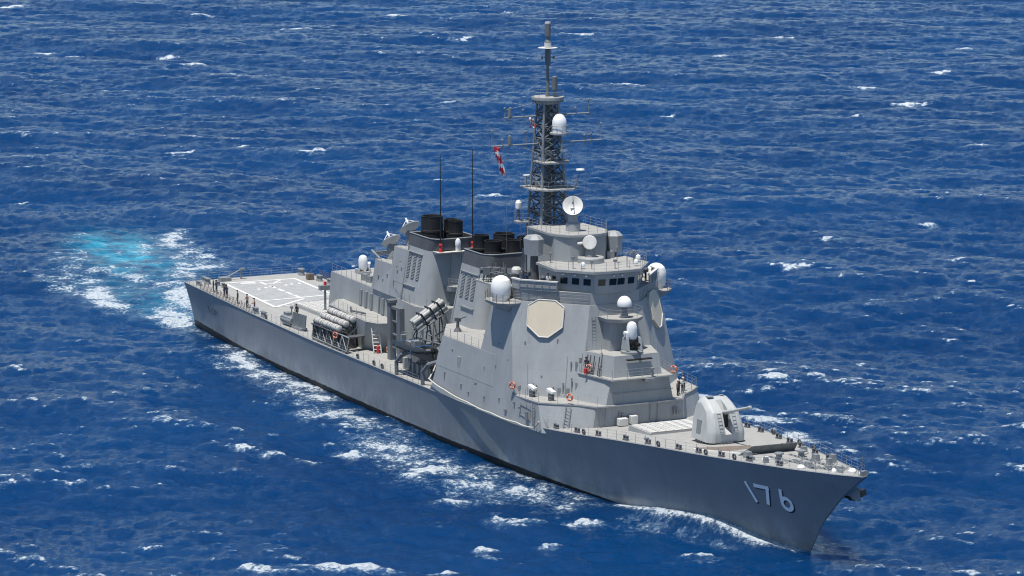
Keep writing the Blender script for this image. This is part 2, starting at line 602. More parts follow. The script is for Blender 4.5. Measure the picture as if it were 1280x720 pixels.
aft_vls = vls('aft_missile_cells', 24.9, 33.6, -3.2, 3.4, 5.85, 0.42, 8, 8, ship)
fwd_vls = vls('forward_missile_cells', 118.9, 124.0, -3.85, 3.5, zdeck(121)+.0, 0.75, 4, 7, ship)

# ------------------------------------------------------------------ forward deckhouse
def forward_house():
    b = MB()
    # lowest tier, flush with the hull side amidships
    b.sym([(83.6, 10.77), (104.4, 10.62), (107.5, 10.30), (110.8, 10.02), (112.3, 8.7), (113.5, 7.1), (114.3, 5.7), (114.5, 3.5)],
          [(84.6, 10.36), (104.4, 10.36), (107.0, 10.15), (109.6, 9.88), (111.2, 8.35), (112.6, 6.6), (114.5, 5.3), (114.7, 3.5)], 5.75, 8.88)
    o = b.build('forward_deckhouse', 'grey', ship)
    # lip of the first ledge
    l = MB()
    l.sym([(104.2, 10.38), (107.1, 10.2), (109.7, 9.94), (111.3, 8.4), (112.7, 6.66), (114.75, 5.34), (115.0, 3.4)],
          [(104.2, 10.38), (107.1, 10.2), (109.7, 9.94), (111.3, 8.4), (112.7, 6.66), (114.75, 5.34), (115.0, 3.4)], 8.80, 8.95)
    l.build('ledge', 'grey', o)
    # 02 deck block below the forward funnel
    f = MB()
    f.sym([(84.3, 10.38), (99.5, 10.38)], [(85.4, 9.97), (99.5, 9.97)], 8.88, 12.45)
    f.sym([(78.5, 6.7), (84.4, 10.0), (86, 10.0)], [(79.0, 6.5), (84.9, 9.6), (86, 9.6)], 5.75, 12.43)
    f.build('midship_house', 'grey', o)
    # faceted radar house
    h = MB()
    h.sym([(94.3, 10.36), (104.3, 10.36), (110.25, 5.05), (110.25, 2)], [(97.4, 9.22), (101.8, 9.2), (108.78, 3.16), (108.78, 2)], 8.88, 18.95)
    h.build('radar_house', 'grey', o)
    # wing deck and base of the bridge
    w = MB()
    w.sym([(98.0, 8.6), (102.4, 8.3), (108.70, 3.0), (108.72, 2)], [(97.5, 8.75), (102.7, 8.5), (108.62, 2.96), (108.64, 2)], 18.95, 20.25)
    w.build('bridge_wing_base', 'grey', o)
    # middle tier and the gun platform in front of the house
    t = MB()
    t.sym([(107, 6.0), (110.6, 5.6), (114.55, 4.15), (114.6, 2)], [(107, 4.9), (109.6, 4.75), (114.55, 3.55), (114.6, 2)], 8.9, 11.66)
    t.sym([(107, 5.0), (109.6, 4.95), (115.25, 3.75), (115.3, 2)], [(107, 5.0), (109.6, 4.95), (115.25, 3.75), (115.3, 2)], 11.66, 11.80)
    t.sym([(107, 4.75), (110.0, 4.6), (114.1, 2.95), (114.12, 1)], [(107, 4.3), (109.6, 4.05), (113.75, 2.72), (113.77, 1)], 11.80, 14.1)
    t.build('gun_platform_tier', 'grey', o)
    # little balcony and its enclosure high on the front face
    p = MB()
    p.sym([(108.9, 1.75), (110.9, 1.75)], [(108.9, 1.75), (110.8, 1.75)], 14.1, 17.3)
    p.sym([(108.9, 2.1), (110.9, 2.1), (111.9, 0.9)], [(108.9, 2.3), (111.1, 2.3), (112.2, 1.0)], 17.3, 17.75)
    p.build('front_balcony', 'grey', o)
    d = MB()
    d.lathe([(.42, 17.75), (.42, 18.2), (.3, 18.25), (.3, 18.85), (.72, 18.9), (.78, 19.0)], (110.9, 0, 0), n=20)
    d.build('dome_pedestal', 'fit', o)
    d = MB()
    d.lathe([(.77, 19.0), (.81, 19.2), (.76, 19.55), (.58, 19.86), (.32, 20.06), (.02, 20.13)], (110.9, 0, 0), n=24)
    d.build('front_dome', 'white', o)
    # radar faces: irregular octagons standing proud of the slanting walls
    for s in (-1, 1):
        A, B = Vector((104.3, s*10.36, 8.88)), Vector((110.25, s*5.05, 8.88))
        C, D = Vector((101.8, s*9.2, 18.95)), Vector((108.78, s*3.16, 18.95))
        e1 = (B-A).normalized()
        n = e1.cross((C-A)).normalized()
        if n.y*s < 0:
            n = -n
        e2 = n.cross(e1)
        if e2.z < 0:
            e2 = -e2
        cen = Vector((105.45, s*6.95, 17.4))
        cen -= n*((cen-A).dot(n))
        q = MB()
        shape = [(-2.1, -.95), (-2.1, 1.25), (-1.0, 1.95), (1.0, 1.95), (2.1, 1.25), (2.1, -.95), (.55, -2.15), (-.55, -2.15)]
        lo = [cen+e1*a*1.02+e2*c*1.02+n*.01 for a, c in shape]
        hi = [cen+e1*a+e2*c+n*.30 for a, c in shape]
        nn = len(shape)
        fs = [(i, (i+1) % nn, nn+(i+1) % nn, nn+i) for i in range(nn)]+[tuple(range(nn, 2*nn))]
        q.add(lo+hi, fs)
        pan = q.build('radar_panel', 'beige', o)
        q = MB()
        for i in range(nn):
            q.tube(hi[i], hi[(i+1) % nn], .07, None, 6)
        q.build('panel_rim', 'offwhite', pan)
    # fine wall furniture on the starboard side: vents, doors, cleats, pipes
    k = MB()
    def wall(x, z):
        return -(10.77-(z-5.75)*0.131)
    for x, z, a, c in ((90.3, 9.9, .75, 1.75),):
        k.box((x, wall(x, z)-.03, z), (a, .10, c))
    k.build('side_door', 'grey', o, True, .02)
    k = MB()
    for x, z in ((97.5, 7.4), (101.2, 7.9), (106.2, 7.8), (104.9, 8.1), (93.5, 7.2), (88.3, 11.2), (99.8, 13.8)):
        k.box((x, wall(x, z)-.05, z), (.22, .14, .22))
    for x in (107.4, 109.3):
        k.tube((x, -10.3, 6.2), (x, -10.12, 8.6), .05)
    k.each('wall_fitting', 'fit', o)
    # louvred hatch outlines on the front of the lowest tier
    k = MB()
    for y in (-4.9, -4.3, 1.2, 2.1):
        k.tube((114.66, y, 6.4), (114.74, y, 8.7), .035, None, 5)
    for y in (-2.4, 4.4):
        for dy, h in ((-.25, .9), (.15, .6), (.45, .35), (.75, .3)):
            k.box((114.72, y+dy, 7.25+h/2), (.12, .12, h))
        k.box((114.72, y, 7.9), (.14, .5, .10))
    k.each('wall_pipe', 'fit', o)
    # conduits, junction boxes, hose reels and locker rows on the sloping starboard faces
    A_, B_ = Vector((104.3, -10.36, 8.88)), Vector((110.25, -5.05, 8.88))
    C_, D_ = Vector((101.8, -9.2, 18.95)), Vector((108.78, -3.16, 18.95))
    nrm = (B_-A_).cross(C_-A_).normalized()
    if nrm.y > 0:
        nrm = -nrm
    def face(u, v):
        return A_.lerp(B_, u).lerp(C_.lerp(D_, u), v)+nrm*.04
    rr = random.Random(14)
    ang = math.atan2(B_.y-A_.y, B_.x-A_.x)
    k = MB()
    for u, v, a, c in ((.18, .56, .14, .3), (.62, .60, .14, .5), (.30, .13, .16, .16), (.42, .22, .16, .16), (.35, .07, .1, 1.1), (.55, .06, .12, .9), (.6, .06, .1, 1.2), (.68, .07, .3, .9),
                       (.74, .09, .12, 1.6), (.80, .08, .45, .7), (.86, .12, .12, 2.2), (.93, .1, .2, 1.6), (.1, .08, .3, .5), (.90, .34, .2, 1.3), (.83, .33, .12, 1.4), (.95, .42, .3, .5), (.5, .9, .12, .7)):
        k.box(face(u, v), (a, .14, c), ang)
    k.each('junction_box', 'fit', o)
    k = MB()
    for u in (.22, .77, .97):
        k.path([face(u, .02), face(u, .30+.2*u)], .035, 5)
    k.each('conduit', 'rail', o)
    k = MB()
    for x, z, a, c in ((99.5, 11.2, .25, .3), (96.8, 10.4, .12, .7), (102.3, 12.4, .2, .2), (100.6, 15.3, .15, .6), (91.5, 7.6, .3, .5), (95.0, 8.6, .5, .12), (87.0, 8.0, .15, .9), (103.0, 6.9, .5, .3), (107.9, 7.2, .6, .9), (109.9, 6.9, .12, 1.4)):
        k.box((x, wall(x, z)*(.985 if x > 107 else 1)-.03, z), (a, .12, c))
    k.each('wall_box', 'fit', o)
    k = MB()
    k.path([(106.2, wall(106, 7.9)+.1, 7.0), (106.2, wall(106, 7.9)+.12, 8.3), (108.4, wall(108, 8.3)+.22, 8.3), (108.4, wall(108, 7.9)+.2, 7.0), (106.2, wall(106, 7.9)+.1, 7.0)], .03, 5)
    k.build('hatch_outline', 'rail', o)
    k = MB()
    k.box((111.0, -4.8, 12.2), (.3, .3, .55), .5)
    k.build('red_locker', 'red', o)
    k = MB()
    for x, y in ((110.4, -4.5), (111.4, -4.2), (112.2, -4.0), (110.9, -4.4)):
        k.tube((x, y, 11.8), (x+.1, y+.25, 13.9), .06)
    k.ladder((112.6, -4.0, 11.8), (111.8, -3.2, 14.2), .5, (.9, -.3, 0))
    k.build('ledge_gear', 'dark', o)
    k = MB()
    k.box((115.3, -2.5, 7.15), (.7, 1.1, .8))
    k.box((115.2, -1.1, 7.25), (.6, .8, .9))
    k.each('deck_locker', 'offwhite', o, True, .04)
    k = MB()
    k = MB()
    k.ladder((109.1, -10.12, 6.1), (108.75, -9.95, 8.9), .5, (1, .3, 0))
    k.build('wall_ladder', 'fit', o)
    k = MB()
    k.ladder((112.7, -8.1, 6.35), (112.2, -7.5, 8.9), .55, (.75, .66, 0))
    k.build('wall_ladder', 'fit', o)
    k = MB()
    k.ladder((109.7, -5.45, 8.95), (109.0, -4.75, 11.8), .55, (.9, .3, 0))
    k.build('wall_ladder', 'fit', o)
    k = MB()
    k.ladder((109.45, -2.9, 14.1), (109.0, -2.8, 17.7), .45, (0, 1, 0))
    k.build('wall_ladder', 'fit', o)
    # wire run and light strip across the middle tier
    k = MB()
    k.tube((114.75, -4.1, 10.2), (114.78, 4.0, 10.2), .04)
    k.build('awning_wire', 'rail', o)
    k = MB()
    k.box((114.2, .1, 13.65), (.5, 3.0, .12))
    k.build('blast_plate', 'black', o)
    k = MB()
    k.box((115.1, .8, 11.5), (.9, 1.1, .35))
    k.tube((115.15, 1.2, 11.8), (115.15, 1.2, 12.7), .14)
    k.box((115.15, 1.2, 12.7), (.5, .4, .18))
    k.build('searchlight', 'fit', o)
    return o
fhouse = forward_house()

def rails_part(name, parent, lines, h=1.05, step=1.7, mat='rail', r=.024, wires=3):
    for l in lines:
        b = MB()
        b.rails(l, h, step, r, wires)
        o = b.build(name, mat, parent)
    return o

rails_part('house_railing', fhouse, [
    [(104.4, -10.3, 8.95), (107, -10.1, 8.95), (109.6, -9.82, 8.95), (111.2, -8.3, 8.95), (112.6, -6.55, 8.95), (114.6, -5.25, 8.95)],
    [(104.4, 10.3, 8.95), (107, 10.1, 8.95), (109.6, 9.82, 8.95), (111.2, 8.3, 8.95), (112.6, 6.55, 8.95), (114.6, 5.25, 8.95)],
    [(85.5, -9.9, 12.45), (94.8, -9.9, 12.45)],
    [(109.7, -4.85, 11.8), (115.1, -3.65, 11.8), (115.15, 3.65, 11.8), (109.7, 4.85, 11.8)],
    [(109.6, -4.0, 14.1), (111.8, -3.3, 14.1)], [(109.6, 4.0, 14.1), (113.6, 2.65, 14.1)],
    [(109.1, -2.2, 17.75), (111.1, -2.2, 17.75), (112.1, -.95, 17.75), (112.1, .95, 17.75), (111.1, 2.2, 17.75), (109.1, 2.2, 17.75)],
    [(101.9, -9.0, 18.95), (108.6, -3.25, 18.95)], [(101.9, 9.0, 18.95), (108.6, 3.25, 18.95)],
])

# ------------------------------------------------------------------ bridge
def bridge():
    b = MB()
    half0 = [(100.6, 5.2), (104.9, 5.35), (108.72, 2.55), (108.95, 1.0)]
    half1 = [(100.6, 5.25), (105.3, 5.45), (109.05, 2.65), (109.3, 1.0)]
    b.sym(half0, half1, 20.2, 22.45)
    o = b.build('bridge', 'grey', ship)
    r = MB()
    r.sym([(100.2, 5.45), (105.6, 5.85), (109.35, 2.95), (109.6, 1.1)], [(100.2, 5.45), (105.6, 5.85), (109.35, 2.95), (109.6, 1.1)], 22.45, 22.72)
    r.build('bridge_roof', 'grey', o)
    # windows follow the faceted front
    f = lambda h: [Vector((x, -y, 0)) for x, y in h]+[Vector((x, y, 0)) for x, y in reversed(h)]
    lo, hi = f(half0), f(half1)
    segs = [(0, 1, [0.88]), (1, 2, [.2, .5, .8]), (2, 3, [.5]), (3, 4, [.25, .75]), (4, 5, [.5]), (5, 6, [.2, .5, .8]), (6, 7, [.12])]
    zl, zh = (21.08-20.2)/2.25, (21.8-20.2)/2.25
    for a, c, ts in segs:
        L_ = (lo[c]-lo[a]).length
        for t in ts:
            hw = min(.49, .40 if a in (2, 4) else .44)/L_
            P = []
            nrm = (lo[c]-lo[a]).cross(Vector((0, 0, 1))).normalized()
            for tt, k in ((t-hw, zl), (t+hw, zl), (t+hw, zh), (t-hw, zh)):
                q0 = lo[a].lerp(lo[c], tt)
                q1 = hi[a].lerp(hi[c], tt)
                q = q0.lerp(q1, k)
                P.append(Vector((q.x, q.y, 20.2+2.25*k))+nrm*.025)
            w = MB()
            w.add(P+[p-nrm*.08 for p in P], [(0, 1, 2, 3), (0, 4, 5, 1), (1, 5, 6, 2), (2, 6, 7, 3), (3, 7, 4, 0)])
            w.build('window', 'glass', o)
            v = MB()          # small visor / washer hood above
            mid = (P[2]+P[3])/2
            v.lathe([(.16, 0), (.14, .1), (.02, .17)], mid+Vector((0, 0, .3))+nrm*.18, n=10)
            if a in (1, 3, 5) and (int(t*100) % 2 == 0 or a == 3):
                v.build('washer_hood', 'white', o)
    # open bridge wings with bulwarks, one each side
    for s in (-1, 1):
        w = MB()
        line = [(101.0, 8.75), (102.6, 8.55), (106.0, 5.7)]
        for (x0, y0), (x1, y1) in zip(line, line[1:]):
            d = Vector((x1-x0, y1-y0, 0))
            n = Vector((-d.y, d.x, 0)).normalized()*.07
            p = [Vector((x0, y0, 0))-n, Vector((x1, y1, 0))-n, Vector((x1, y1, 0))+n, Vector((x0, y0, 0))+n]
            w.prism([(q.x, s*q.y) for q in p], [(q.x, s*q.y) for q in p], 20.25, 21.25)
        w.build('wing_bulwark', 'grey', o)
        c = MB()
        for (x0, y0), (x1, y1) in zip(line, line[1:]):
            c.box(((x0+x1)/2, s*(y0+y1)/2, 21.32), (math.hypot(x1-x0, y1-y0)+.1, .34, .13), s*math.atan2(y1-y0, x1-x0))
        c.build('bulwark_cap', 'offwhite', o)
        g = MB()
        for i in range(6):
            t = i/5
            x, y = 102.6+(106-102.6)*t, 8.6+(5.7-8.6)*t
            g.tube((x+.1, s*(y+.14), 20.3), (x+.1, s*(y+.14), 21.25), .04, None, 5)
        g.tube((102.6, s*8.78, 20.85), (106.1, s*5.84, 20.85), .03, None, 5)
        g.build('bulwark_rib', 'fit', o)
        k = MB()
        k.tube((101.5, s*7.2, 20.25), (101.5, s*7.2, 21.5), .18)
        k.box((101.5, s*7.2, 21.7), (.7, .5, .45), .5)
        k.tube((103.9, s*6.4, 20.25), (103.9, s*6.4, 21.3), .12)
        k.lathe([(.3, 0), (.34, .3), (.2, .5)], (103.9, s*6.4, 21.3), n=12)
        k.box((98.6, s*7.6, 20.8), (1.1, .8, 1.1))
        k.each('wing_pelorus', 'dark', o)
    # equipment on the roof: low director ring, searchlights, small aerials
    e = MB()
    e.lathe([(1.5, 22.72), (1.5, 23.25), (1.42, 23.35)], (103.1, -.1, 0), n=28)
    e.build('director_ring', 'grey', o)
    e = MB()
    e.lathe([(.62, 23.35), (.55, 23.9), (.5, 24.3), (.4, 24.5)], (103.0, -.1, 0), n=16)
    e.box((103.0, -.1, 24.75), (.7, 1.0, .9))
    e.build('director_mount', 'fit', o)
    e = MB()
    ax = Vector((.80, -.55, .22)).normalized()
    e.lathe([(.25, -.55), (.45, -.3), (.78, .0), (.80, .25), (.74, .33)], Vector((103.2, -.25, 24.95)), ax, 24)
    e.tube(Vector((103.0, -.5, 24.9)), Vector((102.3, -1.3, 24.8)), .12, .2)
    e.build('illuminator_dish', 'offwhite', o)
    e = MB()
    for x, y, h in ((106.2, -3.9, 1.2), (107.4, -2.2, .8), (107.9, 1.9, 1.5), (106.0, 3.7, 1.3), (104.6, 4.6, 1.0), (101.5, -4.3, 1.0), (108.3, .2, .9), (105.0, 2.2, 1.7)):
        e.tube((x, y, 22.72), (x, y, 22.72+h), .05)
        e.box((x, y, 22.72+h), (.3, .3, .28))
    e.box((101.2, 3.2, 23.1), (.9, .9, .8))
    e.each('roof_fitting', 'fit', o)
    e = MB()
    for x, y in ((106.8, -3.0), (107.6, 3.2), (104.9, 4.9)):
        e.lathe([(.2, 0), (.3, .15), (.26, .42), (.05, .55)], (x, y, 22.95), n=12)
    e.each('roof_lamp', 'white', o)
    rails_part('roof_railing', o, [[(100.5, -5.3, 22.72), (105.5, -5.65, 22.72), (109.2, -2.85, 22.72), (109.45, 0, 22.72), (109.2, 2.85, 22.72), (105.5, 5.65, 22.72), (100.5, 5.3, 22.72)]], 1.0, 1.6)
    # countermeasure receiver boxes on stub sponsons
    for s, x in ((-1, 98.9), (1, 100.3)):
        y = s*(5.0 if s < 0 else 4.2)
        b1 = MB()
        b1.prism([(x-1.0, y-.75), (x+.6, y-.75), (x+.95, y), (x+.6, y+.75), (x-1.0, y+.75)],
                 [(x-1.0, y-.85), (x+.7, y-.85), (x+1.1, y), (x+.7, y+.85), (x-1.0, y+.85)], 23.3, 25.1)
        b1.prism([(x-1.0, y-.85), (x+.7, y-.85), (x+1.1, y), (x+.7, y+.85), (x-1.0, y+.85)],
                 [(x-.7, y-.55), (x+.4, y-.55), (x+.65, y), (x+.4, y+.55), (x-.7, y+.55)], 25.1, 25.5)
        q = b1.build('receiver_box', 'grey', o)
        b2 = MB()
        b2.lathe([(.6, 19.15), (.5, 21.5), (.42, 23.3)], (x, y, 0), n=12)
        b2.tube((x-1.5, y+s*.2, 19.15), (x-1.2, y+s*.4, 26.2), .09)
        b2.build('box_stand', 'dark', q)
    return o
brg = bridge()

# ------------------------------------------------------------------ satellite domes on side platforms
def side_dome(s):
    b = MB()
    b.sym([(97.6, 7.4), (97.6, 10.7), (102.0, 10.7), (102.2, 7.4)], [(97.4, 7.4), (97.4, 10.8), (102.2, 10.8), (102.4, 7.4)], 18.62, 18.85) if False else None
    b.prism([(97.8, s*7.6), (97.8, s*10.2), (98.8, s*10.95), (101.5, s*10.95), (102.5, s*9.9), (102.5, s*7.6)],
            [(97.6, s*7.6), (97.6, s*10.3), (98.7, s*11.05), (101.6, s*11.05), (102.7, s*10.0), (102.7, s*7.6)], 18.45, 18.72)
    b.prism([(98.2, s*9.2), (101.6, s*9.2), (101.4, s*9.35), (98.4, s*9.35)],
            [(97.8, s*9.0), (102.3, s*9.0), (101.7, s*10.9), (98.6, s*10.9)], 17.55, 18.45)
    o = b.build('dome_platform', 'grey', ship)
    d = MB()
    d.lathe([(.85, 18.72), (.85, 19.0), (1.0, 19.05), (1.1, 19.5), (1.16, 20.1), (1.12, 20.6), (.95, 21.05), (.65, 21.35), (.3, 21.5), (.02, 21.53)], (100.2, s*9.75, 0), n=32)
    d.build('satellite_dome', 'white', o)
    rails_part('platform_railing', o, [[(97.7, s*8.6, 18.72), (97.7, s*10.2, 18.72), (98.7, s*10.95, 18.72), (101.5, s*10.95, 18.72), (102.6, s*9.9, 18.72), (102.6, s*9.2, 18.72)]], .95, .9, 'brown', .035)
    return o
for s in (-1, 1):
    side_dome(s)

# ------------------------------------------------------------------ close-in gun mounts
def phalanx(x, y, z, face):
    b = MB()
    b.lathe([(1.25, z), (1.25, z+.25), (1.0, z+.35)], (x, y, 0), n=20)
    o = b.build('close_in_gun', 'fit', ship)
    m = Matrix.Translation((x, y, z)) @ Matrix.Rotation(face, 4, 'Z')
    k = MB()
    for s in (-1, 1):
        k.prism([(-.8, s*.62), (.75, s*.62), (.75, s*.95), (-.8, s*.95)], [(-.55, s*.62), (.45, s*.62), (.45, s*.9), (-.55, s*.9)], .35, 1.75)
    k.box((-.6, 0, .9), (.5, 1.3, 1.0))
    k.v = [tuple(m @ Vector(p)) for p in k.v]
    k.build('mount_cheek', 'grey', o, True, .03)
    k = MB()
    k.lathe([(.42, -.1), (.42, .3)], (.35, 0, 1.05), (1, 0, 0), 16)
    for i in range(6):
        t = i*math.pi/3
        k.tube((.5, .12*math.cos(t), 1.1+.12*math.sin(t)), (1.75, .12*math.cos(t), 1.16+.12*math.sin(t)), .045)
    k.lathe([(.2, 0), (.2, .12)], (1.45, 0, 1.15), (1, 0, 0), 12)
    k.v = [tuple(m @ Vector(p)) for p in k.v]
    k.build('gun_barrels', 'black', o)
    k = MB()
    k.lathe([(.48, 1.55), (.56, 1.8), (.58, 2.7), (.56, 2.95), (.45, 3.25), (.25, 3.42), (.02, 3.47)], (-.05, 0, 0), n=24)
    k.box((.05, -.72, 2.05), (.6, .3, .5))
    k.tube((.1, -.6, 2.3), (.1, -1.05, 2.3), .2)
    k.v = [tuple(m @ Vector(p)) for p in k.v]
    k.build('gun_radome', 'white', o)
    return o
phalanx(112.7, 0, 14.1, 0)
phalanx(41.4, -0.5, 11.35, math.pi)

# ------------------------------------------------------------------ main gun
def main_gun():
    z0 = 7.95
    cx = 132.0
    b = MB()
    b.lathe([(2.3, z0-.35), (2.3, z0+.26), (2.2, z0+.29)], (cx, 0, 0), n=40)
    for i in range(40):
        t = 2*math.pi*i/40
        b.box((cx+2.35*math.cos(t), 2.35*math.sin(t), z0+.12), (.24, .14, .40), t)
    o = b.build('main_gun', 'dark', ship)
    # shield: columns across the beam, each a side profile, lofted into one shell
    ys = [-2.2, -2.1, -1.85, -1.6, -.46, -.44, .44, .46, 1.6, 1.85, 2.1, 2.2]
    V, F, rows = [], [], []
    for y in ys:
        a = abs(y)
        e = max(0.0, (a-1.55)/.65)           # rounding toward the sides
        slot = a < .45
        top = 4.75-.55*e**2.2
        sh = -.25*e**2
        prof = [(2.15+sh-.5*e**2, 0), (2.25+sh-.5*e**2, .9), (2.2+sh-.55*e**2, 1.35), (1.85+sh-.6*e**2, 2.35), (1.42+sh-.55*e**2, 3.3),
                (.55+sh-.3*e, 3.98-.3*e**2), (-.3, top-.32), (-.95, top-.04), (-1.7, top-.18), (-2.1+.25*e**2, top-.7), (-2.3+.35*e**2, 2.2), (-2.4+.4*e**2, 0)]
        if slot:
            prof = [(p[0]-(0, 0, .9, 1.05, 1.0, .45)[i], p[1]-(0, 0, 0, 0, .1, .22)[i]) if i <= 5 else p for i, p in enumerate(prof)]
        rows.append([(cx+px*.95, y*(1.03-.34*max(0, pz/5.0)**1.5), z0+.30+pz*.92) for px, pz in prof])
    m = len(rows[0])
    for r in rows:
        V += r
    for i in range(len(rows)-1):
        for j in range(m-1):
            F.append((i*m+j, i*m+j+1, (i+1)*m+j+1, (i+1)*m+j))
        F.append((i*m+m-1, i*m, (i+1)*m, (i+1)*m+m-1))
    F.append(tuple(range(m)))
    F.append(tuple((len(rows)-1)*m+j for j in range(m-1, -1, -1)))
    sh = MB()
    sh.add(V, F)
    sh.build('gun_shield', 'gun', o)
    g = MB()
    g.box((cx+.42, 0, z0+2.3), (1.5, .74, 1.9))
    g.build('slot_shade_fill', 'black', o)  # black block in the recess stands in for shade inside the slot
    g = MB()
    A = Vector((cx+.2, 0, z0+3.0))
    d = Vector((math.cos(R(16)), 0, math.sin(R(16))))
    g.tube(A, A+d*2.4, .26, .22, 14)
    g.tube(A+d*2.4, A+d*6.2, .17, .12, 14)
    g.lathe([(.17, 0), (.17, .45), (.12, .5)], A+d*6.1, d, 14)
    g.build('gun_barrel', 'gun', o)
    g = MB()
    for y in (-.85, .85):
        pts = [(2.12, 1.3), (1.78, 2.2), (1.37, 3.05)]
        for s in (-.2, .2):
            g.path([(cx+p[0]+.03, y+s, z0+.15+p[1]) for p in pts], .03, 5)
        for i in range(6):
            t = i/5
            pz = 1.3+(3.05-1.3)*t
            px = np.interp(pz, [1.3, 2.2, 3.05], [2.12, 1.78, 1.37])
            g.box((cx+px+.05, y, z0+.15+pz), (.05, .42, .06))
    g.build('shield_rungs', 'fit', o)
    g = MB()
    g.box((cx-.7, -.75, z0+4.66), (.5, .7, .10))
    g.box((cx-1.0, .8, z0+4.64), (.4, .4, .16))
    g.box((cx-.5, -2.12, z0+1.7), (.9, .08, 1.4), 0, 0, -.1)
    g.build('shield_hatch', 'fit', o)
    return o
main_gun()

# ------------------------------------------------------------------ funnels
def rounded(x0, x1, hy, rf, ra, n=6):
    """starboard-first outline, rounded forward corners"""
    pts = [(x0, -hy)]
    for i in range(n+1):
        t = -math.pi/2+math.pi/2*i/n
        pts.append((x1-rf+rf*math.cos(t), -hy+rf+rf*math.sin(t)))
    return pts+[(x, -y) for x, y in reversed(pts)]

def funnel(name, bot, mid, top, zs, stacks, louvres, lx):
    b = MB()
    b.prism(bot, mid, zs[0], zs[1])
    o = b.build(name, 'grey', ship)
    k = MB()
    out = lambda P, d: [(x, y) for x, y in P]
    n = len(top)
    mx_ = sum(p[0] for p in top)/n
    ins = [(x*.95+mx_*.05, y*.95) for x, y in top]
    V = [(x, y, zs[1]) for x, y in mid]+[(x, y, zs[2]) for x, y in top]+[(x, y, zs[2]) for x, y in ins]+[(x, y, zs[1]+.15) for x, y in ins]
    F = []
    for i in range(n):
        j = (i+1) % n
        for q in range(3):
            F.append((q*n+i, q*n+j, (q+1)*n+j, (q+1)*n+i))
    k.add(V, F)
    k.build('funnel_band', 'dark', o)
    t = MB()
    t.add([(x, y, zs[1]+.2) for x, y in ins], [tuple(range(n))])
    t.build('funnel_dark_lid', 'soot', o)  # black lid colour stands in for shade inside the open funnel
    r = MB()
    n = len(top)
    for i in range(n):
        a, c = top[i], top[(i+1) % n]
        r.tube((a[0], a[1], zs[2]), (c[0], c[1], zs[2]), .07, None, 6)
    r.build('band_rim', 'rail', o)
    for (x, y, rad, h, ax) in stacks:
        u = MB()
        z = zs[1]+.2
        h = h+zs[2]-zs[1]-.3
        u.lathe([(rad, z), (rad, z+h*.45), (rad*1.04, z+h*.46), (rad*1.04, z+h*.52), (rad, z+h*.53), (rad, z+h-.08), (rad*1.03, z+h), (rad*.9, z+h), (rad*.88, z+h-.7)], (x, y, 0), n=28)
        u.build('exhaust_stack', 'soot', o)
    return o

fb = rounded(77.6, 84.6, 5.35, 1.7, .3)
ft = rounded(78.5, 84.2, 3.85, 1.5, .3)
fm = [(a[0]+(c[0]-a[0])*.80, a[1]+(c[1]-a[1])*.80) for a, c in zip(fb, ft)]
ft = [(x, y*1.0) for x, y in ft]
fwd_funnel = funnel('forward_funnel', fb, fm, ft, (12.35, 19.4, 21.05),
                    [(79.75, -2.35, .95, 1.8, 0), (81.9, -1.85, .98, 1.4, 0), (80.6, .2, 1.25, 1.95, 0), (82.9, .35, .95, 1.5, 0), (81.9, 2.3, .98, 1.6, 0)], None, 0)
ab = rounded(61.3, 68.0, 4.35, 1.6, .3)
at = rounded(61.0, 67.5, 2.9, 1.4, .3)
am = [(a[0]+(c[0]-a[0])*.84, a[1]+(c[1]-a[1])*.84) for a, c in zip(ab, at)]
at2 = [(x+(.45 if x > 65.5 else 0), y) for x, y in at]
aft_funnel = funnel('aft_funnel', ab, am, at2, (12.4, 19.05, 20.55),
                    [(63.3, -1.0, 1.32, 2.3, 0), (65.9, .95, .85, 1.95, 0), (63.2, 1.6, .9, 1.7, 0)], None, 0)

def louvres(parent, P, Q, nslots):
    """slatted intake panels on a sloping starboard face between lower-aft P and upper-forward Q"""
    x0, z0 = P
    x1, z1 = Q
    def y(z, tab):
        return -interp(z, tab)
    return x0, z0, x1, z1
def louvre_set(parent, xs, w, z0, z1, ytab):
    for x in xs:
        b = MB()
        n = 16
        y0, y1 = interp(z0, ytab), interp(z1, ytab)
        b.add([(x-w/2, -y0-.02, z0), (x+w/2, -y0-.02, z0), (x+w/2, -y1-.02, z1), (x-w/2, -y1-.02, z1)], [(0, 1, 2, 3)])
        for i in range(n):
            z = z0+(z1-z0)*(i+.5)/n
            b.box((x, -interp(z, ytab)-.05, z), (w, .09, (z1-z0)/n*.45), 0, 0, .5)
        b.build('louvre', 'fit', parent)
louvre_set(fwd_funnel, (79.4, 80.9, 82.3), .85, 15.6, 18.3, [(12.35, 5.35), (19.4, 4.15)])
louvre_set(aft_funnel, (62.2, 63.6, 65.0), .8, 15.3, 18.2, [(12.4, 4.35), (19.05, 3.13)])
